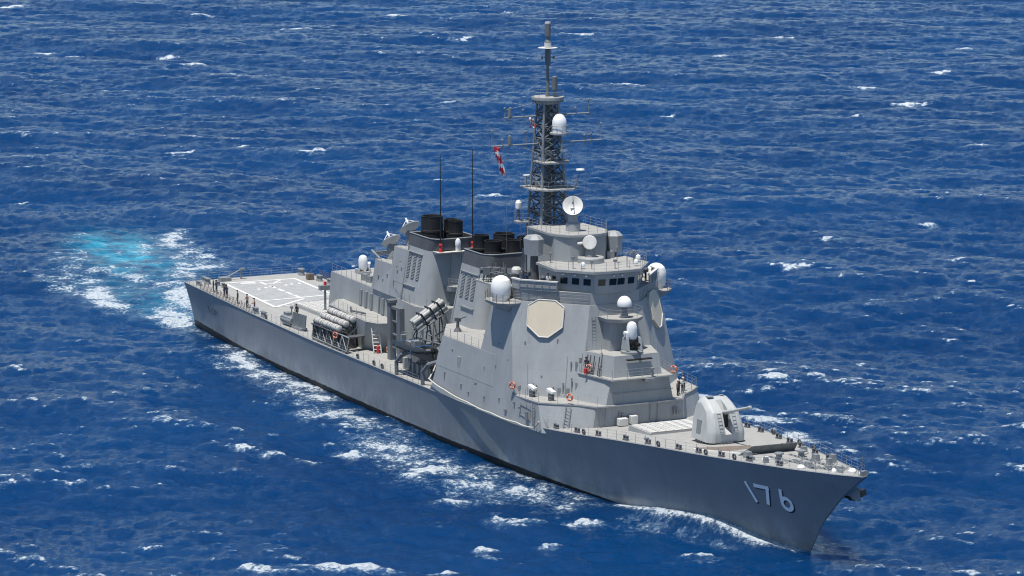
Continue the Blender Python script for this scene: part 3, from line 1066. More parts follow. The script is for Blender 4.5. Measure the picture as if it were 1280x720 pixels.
def funnel_trim():
    b = MB()
    b.box((80.8, -4.35, 18.55), (4.6, .22, .12))
    b.box((81.5, -5.05, 14.6), (3.3, .25, .16))
    b.tube((78.0, -5.3, 12.6), (78.6, -4.1, 19.2), .1)
    b.each('intake_trim', 'fit', fwd_funnel)
    b = MB()
    b.box((63.6, -3.32, 18.4), (4.0, .22, .12))
    b.box((63.2, -4.05, 14.4), (3.2, .25, .16))
    b.tube((61.6, -4.4, 12.5), (61.4, -3.2, 19.0), .1)
    b.tube((66.9, -3.0, 12.5), (66.6, -2.5, 19.0), .05)
    b.tube((68.1, -1.0, 12.5), (67.9, -.6, 19.0), .05)
    b.tube((68.1, .9, 12.5), (67.9, .7, 19.0), .06)
    b.each('intake_trim', 'fit', aft_funnel)
    # shelf and curved platform on the front of the aft funnel
    s = MB()
    s.prism([(66.9, -2.6), (67.6, -2.6), (67.6, 2.6), (66.9, 2.6)], [(66.8, -2.8), (68.7, -2.6), (68.7, 2.6), (66.8, 2.8)], 18.7, 19.05)
    s.build('funnel_shelf', 'offwhite', aft_funnel)
    s = MB()
    arc = [(68.0+2.3*math.cos(t), .9+2.3*math.sin(t)) for t in np.linspace(-1.3, 1.3, 12)]+[(66.5, 3.2), (66.5, -1.4)]
    s.prism([(x-.25, y) for x, y in arc], arc, 14.3, 14.9)
    s.build('funnel_platform', 'grey', aft_funnel)
    rails_part('funnel_railing', aft_funnel, [[(x, y, 14.9) for x, y in arc[:12]]], 1.0, .8)
    d = MB()
    d.lathe([(.3, 19.05), (.3, 19.6), (.32, 19.65), (.34, 20.2), (.22, 20.5), (.02, 20.6)], (68.3, .1, 0), n=16)
    d.build('small_dome', 'white', aft_funnel)
    for y, zt in ((-1.0, 30.9), (1.5, 31.2)):
        a = MB()
        x = 65.4 if y < 0 else 67.3
        x = 68.2
        yy = -2.15 if y < 0 else 2.1
        a.tube((x, yy, 19.05), (x, yy, 20.4), .13, .11)
        a.tube((x, yy, 20.4), (x, yy, zt), .085, .045)
        q = a.build('whip_aerial', 'black', aft_funnel)
        c = MB()
        c.lathe([(.24, 19.05), (.24, 19.3), (.16, 19.6), (.24, 19.9), (.16, 20.1)], (x, yy, 0), n=12)
        c.build('aerial_base', 'red', q)
funnel_trim()

# ------------------------------------------------------------------ aft deckhouse
def aft_house():
    b = MB()
    b.sym([(37.5, 3.8), (58, 4.6), (66.5, 5.4), (68.6, 4.6), (69.8, 3.0)], [(38.0, 3.4), (58, 4.1), (66.5, 4.9), (68.6, 4.2), (69.8, 2.6)], 5.8, 12.45)
    o = b.build('aft_deckhouse', 'grey', ship)
    s = MB()
    for q in (-1, 1):
        bot = [(42.8, q*3.5), (43.0, q*5.0), (46.0, q*6.9), (56.8, q*7.3), (58.6, q*5.6), (61.2, q*4.6), (61.2, q*3.5)]
        top = [(42.5, q*3.5), (42.7, q*4.9), (45.6, q*7.0), (58.8, q*7.9), (60.8, q*7.2), (61.6, q*5.0), (61.6, q*3.5)]
        s.prism(bot, top, 5.8, 9.6)
    s.build('side_house', 'grey', o)
    a = MB()
    a.sym([(52.2, 4.1), (58.0, 4.35)], [(52.6, 3.75), (58.0, 3.75)], 12.45, 16.15)
    a.sym([(57.7, 4.3), (62.0, 4.3)], [(57.7, 3.45), (62.0, 3.45)], 12.45, 18.45)
    a.build('director_house', 'grey', o)
    t = MB()
    t.sym([(39.2, 2.2), (44.5, 2.6)], [(39.6, 2.0), (44.5, 2.4)], 9.0, 11.35) if False else None
    # doors, vents and flat panels on the starboard wall
    for x, w in ((48.5, .7), (50.2, .7), (52.0, .7), (54.6, .25), (55.8, .9)):
        d = MB()
        z0, z1 = 9.75, 11.7
        y = lambda z: 3.8+(x-38)*.04-(z-5.8)*.06
        d.add([(x-w/2, -y(z0)-.12, z0), (x+w/2, -y(z0)-.14, z0), (x+w/2, -y(z1)-.14, z1), (x-w/2, -y(z1)-.12, z1)]
              + [(x-w/2, -y(z0)+.2, z0), (x+w/2, -y(z0)+.2, z0), (x+w/2, -y(z1)+.2, z1), (x-w/2, -y(z1)+.2, z1)],
              [(0, 1, 2, 3), (0, 4, 5, 1), (1, 5, 6, 2), (2, 6, 7, 3), (3, 7, 4, 0)])
        d.build('house_door', 'fit', o)
    d = MB()
    d.box((60.3, -3.98, 14.3), (2.9, .12, .14))
    d.box((58.8, -4.12, 13.6), (.1, .12, 1.6))
    for x, z in ((54, 14.3), (55.4, 14.0), (56.6, 14.8), (59.5, 16.2), (60.6, 17.0)):
        d.box((x, -4.02, z), (.3, .12, .14))
    d.each('wall_fitting', 'fit', o)
    d = MB()
    d.ladder((60.4, -7.0, 5.9), (59.5, -7.0, 9.75), .9, (.45, .89, 0), .075, .42)
    d.build('wall_ladder', 'offwhite', o)
    d = MB()
    d.path([(50.0, -6.0, 9.85), (52.2, -6.9, 9.85), (55.0, -6.2, 9.85)], .12, 6)
    d.build('roof_coaming', 'dark', o)
    rails_part('house_railing', o, [
        [(38.2, -3.35, 12.45), (58, -4.05, 12.45), (66.4, -4.85, 12.45), (68.5, -4.15, 12.45)],
        [(38.2, 3.35, 12.45), (58, 4.05, 12.45), (66.4, 4.85, 12.45)],
        [(42.7, -4.8, 9.6), (45.6, -6.9, 9.6), (58.7, -7.8, 9.6), (60.7, -7.1, 9.6)],
        [(42.7, 4.8, 9.6), (45.6, 6.9, 9.6), (58.7, 7.8, 9.6)],
        [(52.7, -3.7, 16.15), (57.6, -3.7, 16.15)], [(58.0, -3.4, 18.45), (61, -3.4, 18.45)], [(57.9, -2.8, 18.45), (57.9, 2.8, 18.45)]])
    # two illuminator dishes tipped skyward
    for x, y, z, rad in ((53.6, -1.85, 16.15, 1.25), (58.4, -1.5, 18.45, 1.3)):
        p = MB()
        p.lathe([(.7, z), (.62, z+.8), (.45, z+1.2)], (x, y, 0), n=16)
        p.box((x, y, z+1.4), (.8, 1.2, .8))
        q = p.build('dish_mount', 'fit', o)
        k = MB()
        ax = Vector((-.62, -.15, .78)).normalized()
        c = Vector((x, y, z+1.9))
        k.lathe([(.25, -.25), (rad*.6, .05), (rad, .42), (rad*1.02, .5), (rad*.97, .48), (rad*.55, .12), (.05, .0)], c, ax, 28)
        k.build('illuminator_dish', 'offwhite', q)
        k = MB()
        tip = c+ax*1.75
        k.tube(c+ax*1.1, tip, .14, .10)
        for i in range(3):
            a2 = 2*math.pi*i/3
            e = ax.orthogonal().normalized()
            e = Matrix.Rotation(a2, 3, ax) @ e
            k.tube(c+ax*.45+e*rad*.95, c+ax*1.5, .035, None, 5)
        k.build('dish_feed', 'white', q)
    # aft close-in gun tub, chaff launchers and small aerials on the roof
    k = MB()
    k.sym([(38.4, 1.6), (44.5, 1.8)], [(38.8, 1.4), (44.5, 1.6)], 9.0, 11.3) if False else None
    for x, y in ((46.5, -2.4), (48.2, -2.5), (46.8, 2.2)):
        k.box((x, y, 12.85), (.9, .7, .8), .3)
    k.tube((50.6, -2.6, 12.45), (50.6, -2.6, 14.6), .06)
    k.box((51.3, -1.8, 16.6), (.3, 2.6, .5))
    k.tube((52.8, -3.2, 16.15), (51.2, -3.6, 17.0), .14)
    k.box((54.6, .6, 16.5), (1.4, 1.4, .7))
    k.each('roof_fitting', 'fit', o)
    # tall box pillar and post forward of the ladder (replenishment kingpost)
    k = MB()
    k.box((64.6, -7.0, 9.3), (.9, .8, 7.0))
    k.box((67.2, -7.0, 9.3), (.8, .7, 6.4))
    k.box((65.9, -7.0, 12.3), (3.2, .6, .35))
    for z in (7.4, 9.0, 10.6):
        k.box((65.9, -7.0, z), (2.2, .25, .22))
    k.box((64.6, -7.0, 12.95), (1.1, 1.0, .4))
    k.build('kingpost', 'mast', o, True, .03)
    return o
ahouse = aft_house()

# ------------------------------------------------------------------ missile canister launcher amidships
def canister_launcher():
    base = Vector((72.0, -7.3, 10.9))
    d = Vector((.0, .855, .518)).normalized()
    e = Vector((1, 0, 0))
    u = e.cross(d).normalized()
    fr = MB()
    for a in (-.75, .75):
        for t, y in ((.5, -7.4), (2.2, -5.2), (3.9, -3.4)):
            top = base+d*t+e*a-u*.45
            fr.tube((72+a*1.3, y+.6, 8.6), top, .10)
            fr.tube((72+a*1.3, y-.3, 8.6), top, .07)
        fr.tube(base-d*.1+e*a-u*.45, base+d*4.5+e*a-u*.45, .09)
    fr.prism([(69.6, -7.0), (75.6, -7.0), (75.6, -1.0), (69.6, -1.0)], [(69.8, -6.8), (75.4, -6.8), (75.4, -1.0), (69.8, -1.0)], 5.8, 8.6)
    o = fr.build('missile_launcher', 'mast', ship)
    for i in (-1, 1):
        for j in (0, 1):
            c = MB()
            p = base+e*i*.37+u*j*.72
            c.lathe([(.31, 0), (.33, .05), (.33, 1.2), (.37, 1.22), (.37, 1.36), (.33, 1.38), (.33, 2.5), (.37, 2.52), (.37, 2.68), (.33, 2.7), (.33, 4.3), (.36, 4.32), (.36, 4.5), (.3, 4.55)], p, d, 18)
            c.build('missile_canister', 'steel', o)
    for t in (1.3, 2.6, 3.7):
        kb = MB()
        p = base+d*t
        for q0, q1 in (((-.8, -.42), (.8, -.42)), ((.8, -.42), (.8, 1.16)), ((.8, 1.16), (-.8, 1.16)), ((-.8, 1.16), (-.8, -.42))):
            kb.tube(p+e*q0[0]+u*q0[1], p+e*q1[0]+u*q1[1], .08, None, 6)
        kb.build('canister_clamp', 'black', o)
    return o
canister_launcher()

def midship_clutter():
    b = MB()
    rr = random.Random(5)
    for i in range(34):
        x, y = rr.uniform(69.5, 78), rr.uniform(-7.6, -1.5)
        z = rr.uniform(5.9, 10.8)
        l = rr.uniform(.5, 2.2)
        d = Vector((rr.uniform(-1, 1), rr.uniform(-1, 1), rr.uniform(-.3, .6))).normalized()
        b.tube((x, y, z), Vector((x, y, z))+d*l, rr.uniform(.05, .1), None, 6)
    for i in range(12):
        b.box((rr.uniform(70, 78), rr.uniform(-7.5, -2), rr.uniform(6.2, 8.5)), (rr.uniform(.3, .9), rr.uniform(.3, .8), rr.uniform(.5, 1.6)), rr.uniform(0, 1))
    b.each('deck_gear', 'mast', ship)
    b = MB()
    for x in (70.5, 72.0, 73.4, 76.5):
        b.tube((x, -6.9, 5.85), (x, -6.7, 9.6), .11)
    b.tube((70.4, -6.7, 9.5), (79.5, -6.7, 9.9), .1)
    b.build('gear_frame', 'mast', ship)
    b = MB()
    b.box((80.3, -5.4, 8.2), (3.4, 3.0, 4.6))
    b.build('ventilation_trunk', 'mast', ship)
    k = MB()
    for i in range(9):
        x = 70.9+i*.85
        k.box((x, -8.1+.15*math.sin(i*2.1), 6.5+.2*math.sin(i*1.3)), (.5, .5, 1.2+.3*math.cos(i*1.7)))
    k.each('deck_locker', 'grey', ship, True, .04)
midship_clutter()

# davit that cradles the boat, and the boat itself
def davit():
    for x in (73.7, 81.0):
        b = MB()
        P = [(x, -10.5, 5.9), (x+.05, -10.55, 7.4), (x+.9, -10.2, 8.4), (x+2.0, -9.2, 8.9), (x+2.0, -7.0, 8.9)]
        for a, c in zip(P, P[1:]):
            b.tube(a, c, .25, None, 8)
            b.lathe([(.02, -.25), (.18, -.18), (.25, 0), (.18, .18), (.02, .25)], c, (0, 0, 1), 8)
        b.tube((x+2.0, -7.0, 5.9), (x+2.0, -7.0, 8.9), .25, None, 8)
        b.build('boat_davit', 'mast', ship)
davit()
def boat():
    o = bpy.data.objects.new('inflatable_boat', None)
    o.location = (76.3, -8.9, 9.25)
    COL.objects.link(o)
    tag(o, 'black rigid inflatable boat cradled on its davit above the starboard deck edge', 'inflatable boat')
    t = MB()
    pts = []
    for s in (-1, 1):
        side = [(-4.3, s*1.05, .0), (-2, s*1.15, .0), (0.5, s*1.15, .02), (2.4, s*.95, .1), (3.6, s*.5, .25), (4.1, 0, .35)]
        for a, c in zip(side, side[1:]):
            t.tube(a, c, .40, .40 if c[0] < 3 else .33, 12)
            t.lathe([(.02, -.4), (.28, -.28), (.4, 0), (.28, .28), (.02, .4)], c, (0, 0, 1), 12)
        t.tube((-4.9, s*1.05, 0), (-4.3, s*1.05, 0), .15, .40, 12)
    x = t.build('tube', 'rubber', o)
    h = MB()
    h.prism([(-4.2, -.25), (2.0, -.25), (3.6, 0), (2.0, .25), (-4.2, .25)], [(-4.2, -1.0), (2.2, -.9), (3.9, 0), (2.2, .9), (-4.2, 1.0)], -.95, -.15)
    h.build('boat_hull', 'dark', o)
    f = MB()
    f.box((-.6, 0, .35), (1.0, .8, 1.0))
    f.box((-2.2, 0, .2), (1.4, .6, .6))
    f.box((-4.2, 0, .45), (.6, .5, 1.1))
    f.tube((-3.0, -.7, .3), (-3.0, -.7, 1.5), .05)
    f.tube((-3.0, .7, .3), (-3.0, .7, 1.5), .05)
    f.tube((-3.0, -.7, 1.5), (-3.0, .7, 1.5), .05)
    f.each('boat_fitting', 'fit', o)
    s = MB()
    for xx in (-3.0, 1.2):
        s.path([(xx, -1.58, -.1), (xx, -1.15, .45), (xx, 0, .5), (xx, 1.15, .45), (xx, 1.58, -.1)], .045, 6)
        s.tube((xx, -1.58, -.1), (xx+.1, -1.7, -1.7), .04)
    s.build('lashing', 'bluerope', o)
boat()

# ------------------------------------------------------------------ life rafts and rack, gangway, torpedo gear
def raft_rack():
    b = MB()
    for x in (48.0, 50.4, 52.8, 55.4):
        b.tube((x, -10.2, 5.85), (x, -10.2, 7.9), .09)
        b.tube((x, -7.9, 5.85), (x, -7.9, 8.85), .09)
        b.tube((x, -10.4, 7.75), (x, -7.5, 8.95), .09)
        b.tube((x, -10.2, 6.0), (x+1.1, -7.9, 8.6), .07)
        b.tube((x+.6, -9.1, 5.85), (x+.6, -9.1, 8.2), .08)
    for y, z in ((-10.3, 7.8), (-9.4, 8.2), (-8.5, 8.6), (-7.6, 9.0)):
        b.tube((47.6, y, z), (56.2, y, z), .07)
    b.tube((47.0, -9.6, 6.7), (57.0, -9.7, 6.7), .3)
    b.tube((47.0, -9.5, 7.35), (57.0, -9.6, 7.35), .3)
    b.box((52.0, -8.4, 6.6), (8.0, .9, 1.4))
    b.box((57.4, -8.6, 7.6), (1.3, 2.2, .12), .2)
    b.build('raft_rack', 'dark', ship)
raft_rack()
def raft_canisters():
    proto = None
    k = 0
    for j, (y, z) in enumerate(((-9.9, 8.3), (-8.95, 8.8), (-8.0, 9.3))):
        for i, x in enumerate((49.2, 51.8, 54.4)):
            k += 1
            nm = ('outboard', 'middle', 'inboard')[j]
            en = ('aft', 'centre', 'forward')[i]
            lab = f'white drum life raft canister, {en} one in the {nm} row of the rack'
            if proto is None:
                b = MB()
                b.lathe([(.24, -1.2), (.36, -1.15), (.41, -1.05), (.41, -.1), (.45, -.08), (.45, .08), (.41, .1), (.41, 1.05), (.36, 1.15), (.24, 1.2)], (0, 0, 0), (1, 0, 0), 20)
                o = b.build('life_raft_canister', 'raft')
                s = MB()
                for xx in (-.65, .65):
                    s.lathe([(.43, -.06), (.43, .06)], (xx, 0, 0), (1, 0, 0), 20)
                s.build('strap', 'brown', o)
                o.location = (x, y, z)
                tag(o, lab, 'life raft', 'life raft canisters on the starboard rack')
                proto = o
            else:
                copy_tree(proto, (x, y, z), 0, lab)
raft_canisters()

def gangway():
    b = MB()
    P0, P1 = Vector((47.6, -10.25, 6.1)), Vector((59.0, -10.5, 6.1))
    up = Vector((.0, .35, 1.65))
    for t in np.linspace(0, 1, 6):
        a = P0.lerp(P1, t)
        b.tube(a, a+up, .06)
        if t < 1:
            c = P0.lerp(P1, t+.2)
            b.tube(a+up, c, .05)
    b.tube(P0, P1, .08)
    b.tube(P0+up, P1+up, .08)
    o = b.build('gangway_ladder', 'rail', ship)
    k = MB()
    k.add([P0+Vector((0, .12, .05)), P1+Vector((0, .12, .05)), P1+up+Vector((0, .1, -.05)), P0+up+Vector((0, .1, -.05)),
           P0+Vector((0, .2, .05)), P1+Vector((0, .2, .05)), P1+up+Vector((0, .18, -.05)), P0+up+Vector((0, .18, -.05))],
          [(0, 1, 2, 3), (7, 6, 5, 4), (0, 4, 5, 1), (3, 2, 6, 7), (0, 3, 7, 4), (1, 5, 6, 2)])
    k.build('gangway_panel', 'black', o)
gangway()

def quarterdeck():
    b = MB()         # covered winch with its upright board near the starboard quarter
    b.box((37.6, -9.0, 6.5), (2.6, 1.2, .9), .05)
    b.tube((36.0, -9.3, 6.6), (39.2, -9.2, 6.6), .45)
    b.box((36.5, -8.8, 7.1), (1.0, .8, .5))
    b.tube((36.8, -8.4, 5.9), (36.8, -8.4, 7.9), .08)
    b.lathe([(.22, 0), (.22, .3)], (36.8, -8.4, 7.8), n=10)
    b.box((40.7, -9.0, 5.98), (3.0, .9, .3))
    o = b.build('deck_winch', 'fit', ship)
    k = MB()
    k.box((40.9, -9.1, 6.95), (3.6, .12, 1.75), .08, 0, -.1)
    k.build('winch_board', 'mast', o)
    # crane folded over the stern
    b = MB()
    b.box((1.9, -3.7, 6.1), (1.3, 1.5, .5))
    b.tube((1.7, -3.2, 6.3), (1.4, -.8, 7.3), .12, .08)
    b.tube((1.4, -1.1, 5.85), (1.4, -1.0, 7.2), .12)
    b.box((1.4, -.9, 7.2), (.5, .7, .25))
    b.build('stern_crane', 'fit', ship)
    k = MB()
    for x, y, s in ((1.4, -6.4, .6), (3.2, -6.7, .7), (4.9, -5.9, .55), (7.2, -5.9, .55), (3.6, -8.2, .5), (27.5, -9.6, .7), (30.3, -9.6, .6), (2.0, 7.6, .8), (7.6, 7.9, .7), (10.5, 8.2, .6), (14.5, 8.3, .7)):
        k = MB()
        k.lathe([(s*.5, 0), (s*.42, .15), (s*.32, s*.9), (s*.5, s*.95), (s*.5, s*1.1)], (x-.35, y, 5.83), n=10)
        k.lathe([(s*.5, 0), (s*.42, .15), (s*.32, s*.9), (s*.5, s*.95), (s*.5, s*1.1)], (x+.35, y, 5.83), n=10)
        k.build('quarterdeck_bollard', 'fit', ship)
    b = MB()
    b.box((6.0, 7.2, 6.25), (.9, .9, .75))
    b.tube((6.0, 7.2, 6.5), (6.1, 7.4, 7.2), .08)
    b.build('deck_capstan_house', 'brown', ship)
    b = MB()            # warning-light post beside the flight deck
    b.tube((32.0, -1.7, 6.2), (32.0, -1.7, 9.2), .16)
    b.box((32.0, -1.7, 9.3), (.7, 1.6, .6))
    q = b.build('deck_light_post', 'fit', ship)
    c = MB()
    c.lathe([(.2, 0), (.2, .45), (.05, .5)], (32.0, -1.7, 9.6), n=12)
    c.build('red_lamp', 'red', q)
quarterdeck()

# ------------------------------------------------------------------ deck-edge rails and nets
def edge_pt(x, s, inset=.14):
    u = x/160.8
    p = hull_pt(u, 1.0)
    return Vector((p[0], s*(p[1]-inset), p[2]+.005))
def edge_rails():
    A = [[edge_pt(x, -1) for x in np.linspace(29, 83, 34)], [edge_pt(x, -1) for x in np.linspace(108.5, 160.2, 34)],
         [edge_pt(x, 1) for x in np.linspace(22, 106, 50)], [edge_pt(x, 1) for x in np.linspace(110, 160.2, 34)]]
    for l in A:
        rails_part('lifeline', ship, [l], 1.02, 1.6, 'rail', .022)
    # lowered safety nets round the flight deck
    for s, x0, x1 in ((-1, 7, 28.5), (1, 5, 21)):
        n = MB()
        xs = np.arange(x0, x1, .62)
        for i, x in enumerate(xs):
            p = edge_pt(x, s, .1)
            n.tube(p, p+Vector((0, s*.14, 1.05+.2*math.sin(i*2.3))), .035, None, 5)
        for h in (.25, .5, .75, 1.0):
            n.path([edge_pt(x, s, .1)+Vector((0, s*.1, h)) for x in xs], .02, 4)
        n.build('safety_net', 'net', ship)
    r = rails_part('stern_rail', ship, [[(0.3, y, 5.83) for y in np.linspace(-8.5, 8.5, 12)], [edge_pt(x, -1) for x in np.linspace(.5, 6.5, 5)]], 1.0, 1.5)
edge_rails()

# ------------------------------------------------------------------ foredeck
def foredeck():
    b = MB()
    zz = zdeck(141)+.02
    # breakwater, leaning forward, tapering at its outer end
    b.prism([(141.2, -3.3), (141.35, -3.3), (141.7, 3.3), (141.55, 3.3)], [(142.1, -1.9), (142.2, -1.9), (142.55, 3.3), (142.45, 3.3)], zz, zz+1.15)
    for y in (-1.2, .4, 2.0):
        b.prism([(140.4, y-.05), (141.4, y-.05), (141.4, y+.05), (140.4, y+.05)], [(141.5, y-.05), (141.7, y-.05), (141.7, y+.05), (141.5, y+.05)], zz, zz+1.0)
    b.build('breakwater', 'mast', ship)  # darker grey than the deckhouse, standing in for shade under the forward lean
    k = MB()
    z1 = zdeck(138.5)+.03
    k.prism([(135.4, -4.6), (140.2, -2.2), (138.9, .7), (136.8, .9)], [(135.4, -4.6), (140.2, -2.2), (138.9, .7), (136.8, .9)], 7.9, 8.36)
    k.build('deck_mat', 'brown', ship)
    k = MB()
    for p, q in (((135.2, -4.75), (140.4, -2.2)), ((135.2, -4.7), (136.7, 1.0))):
        k.tube((p[0], p[1], zdeck(p[0])+.2), (q[0], q[1], zdeck(q[0])+.12), .1, None, 6)
    k.each('deck_coaming', 'offwhite', ship)
    # anchor cables and windlasses
    for y0, y1 in ((-1.0, -.45), (1.4, .7)):
        c = MB()
        for i in range(26):
            t = i/26
            x = 144.2+t*11.3
            y = y0+(y1-y0)*t
            c.torus((x, y, zdeck(x)+.16), (0, .4 if i % 2 else 0, 1 if i % 2 == 0 else .4), .2, .07, 8, 5)
        c.build('anchor_chain', 'fit', ship)
    for x, y in ((146.2, -1.1), (146.2, 1.5)):
        c = MB()
        z = zdeck(x)
        c.lathe([(.6, z), (.6, z+.15), (.34, z+.22), (.3, z+.65), (.48, z+.72), (.48, z+.86), (.2, z+.9)], (x, y, 0), n=20)
        c.build('capstan', 'fit', ship)
    c = MB()
    rr = random.Random(3)
    for x, y, sx, sy, h in ((143.2, -3.0, .9, .7, .8), (144.6, -3.4, .8, .6, .5), (148.3, -2.3, 1.4, .35, .4), (149.5, 1.2, .9, .6, .9), (151.6, -.9, .9, .6, .6), (152.6, .9, .6, .5, .9), (154.4, -.3, .7, .5, .5), (150.6, 2.5, .9, .5, .9), (147.0, -3.1, .5, .5, .7), (153.2, -1.2, 1.1, .3, .35),
                            (143.2, 3.6, .6, .6, .7), (126.5, -5.6, .5, .5, .5), (155.8, .3, .6, .6, .5), (157.0, -.5, .8, .3, .4), (149.0, -.3, 2.4, .3, .3)):
        z = zdeck(x)
        c.prism([(x-sx/2, y-sy/2), (x+sx/2, y-sy/2), (x+sx/2, y+sy/2), (x-sx/2, y+sy/2)],
                [(x-sx*.4, y-sy*.4), (x+sx*.4, y-sy*.4), (x+sx*.4, y+sy*.4), (x-sx*.4, y+sy*.4)], z, z+h)
    for i in range(26):
        x = rr.uniform(145, 157)
        y = rr.uniform(-.7, .7)*max(.3, hbdeck(x)-.8)
        z = zdeck(x)
        a = rr.uniform(0, 3)
        c.tube((x, y, z+.12), (x+.8*math.cos(a), y+.5*math.sin(a), z+.12+rr.uniform(0, .4)), .06, None, 5)
    c.each('foredeck_fitting', 'fit', ship)
    c = MB()
    for x, y, s in ((145.5, -2.2, .7), (152.2, -2.1, .7), (157.6, .5, .7), (159.9, .1, .45), (156.6, -1.0, .45)):
        z = zdeck(x)
        c.lathe([(s*.6, z), (s*.6, z+.25), (s*.35, z+.45), (.05, z+.5)], (x, y, 0), n=14)
    c.each('deck_ventilator', 'white', ship)
    # twin bollards along both edges
    for s in (-1, 1):
        for x in (111.8, 115.6, 119.6, 123.4, 128.0, 131.6, 136.4, 139.4, 142.7, 146.5, 150.5):
            p = edge_pt(x, s, .75)
            c = MB()
            for d in (-.33, .33):
                c.lathe([(.17, 0), (.15, .06), (.13, .42), (.19, .45), (.17, .52)], p+Vector((d, -s*.0, 0)), n=12)
            c.box(p+Vector((0, 0, .03)), (1.0, .36, .06))
            c.build('bollard', 'dark', ship)
    for s in (-1, 1):
        for x in (113.6, 121.5, 133.8, 141.0, 145.0, 64.5, 69.5, 72.0, 33.0):
            p = edge_pt(x, s, .28)
            c = MB()
            c.torus(p+Vector((0, 0, .3)), (0, 1, .1), .26, .1, 14, 6)
            c.build('fairlead', 'dark', ship)
    # jackstaff and pulpit at the stem head
    c = MB()
    z = zdeck(160)
    c.tube((160.0, 0, z), (160.35, 0, z+2.6), .05, .03)
    c.tube((158.8, 0, z), (160.2, 0, z+1.5), .03)
    c.box((160.4, 0, z+.35), (.5, .5, .5))
    c.lathe([(.3, -.1), (.3, .1)], (160.55, .15, z+.4), (1, -.3, 0), 14)
    c.build('jackstaff', 'fit', ship)
foredeck()

def anchor():
    # bolster plate on the port side of the stem, with the stockless anchor hung from it
    b = MB()
    b.prism([(153.3, .3), (156.0, .6), (158.0, 1.3), (156.0, 2.2), (153.0, 1.9)], [(153.0, .2), (157.3, .3), (158.2, .9), (156.5, 1.7), (152.8, 1.8)], 6.75, 8.15)
    b.build('anchor_bolster', 'grey', hull)
    a = MB()
    a.tube((-1.6, 0, .0), (1.5, 0, .1), .2, .16, 10)
    a.box((1.5, 0, .05), (.7, 2.0, .6))
    for s in (-1, 1):
        a.prism([(1.7, s*.75), (1.8, s*1.05), (1.2, s*1.05), (1.1, s*.75)], [(.1, s*.9), (.15, s*1.0), (-.1, s*1.0), (-.1, s*.9)], -.15, .75)
        a.tube((1.5, s*.9, 0), (-.3, s*1.05, .5), .24, .07, 8)
    a.torus((-1.75, 0, 0), (0, 1, 0), .28, .08, 14, 6)
    o = a.build('anchor', 'black')
    o.location = (155.1, 1.3, 6.85)
    o.rotation_euler = (.15, -.12, .35)
    tag(o, 'black stockless anchor hung below the bolster at the bow stem', 'anchor')
anchor()

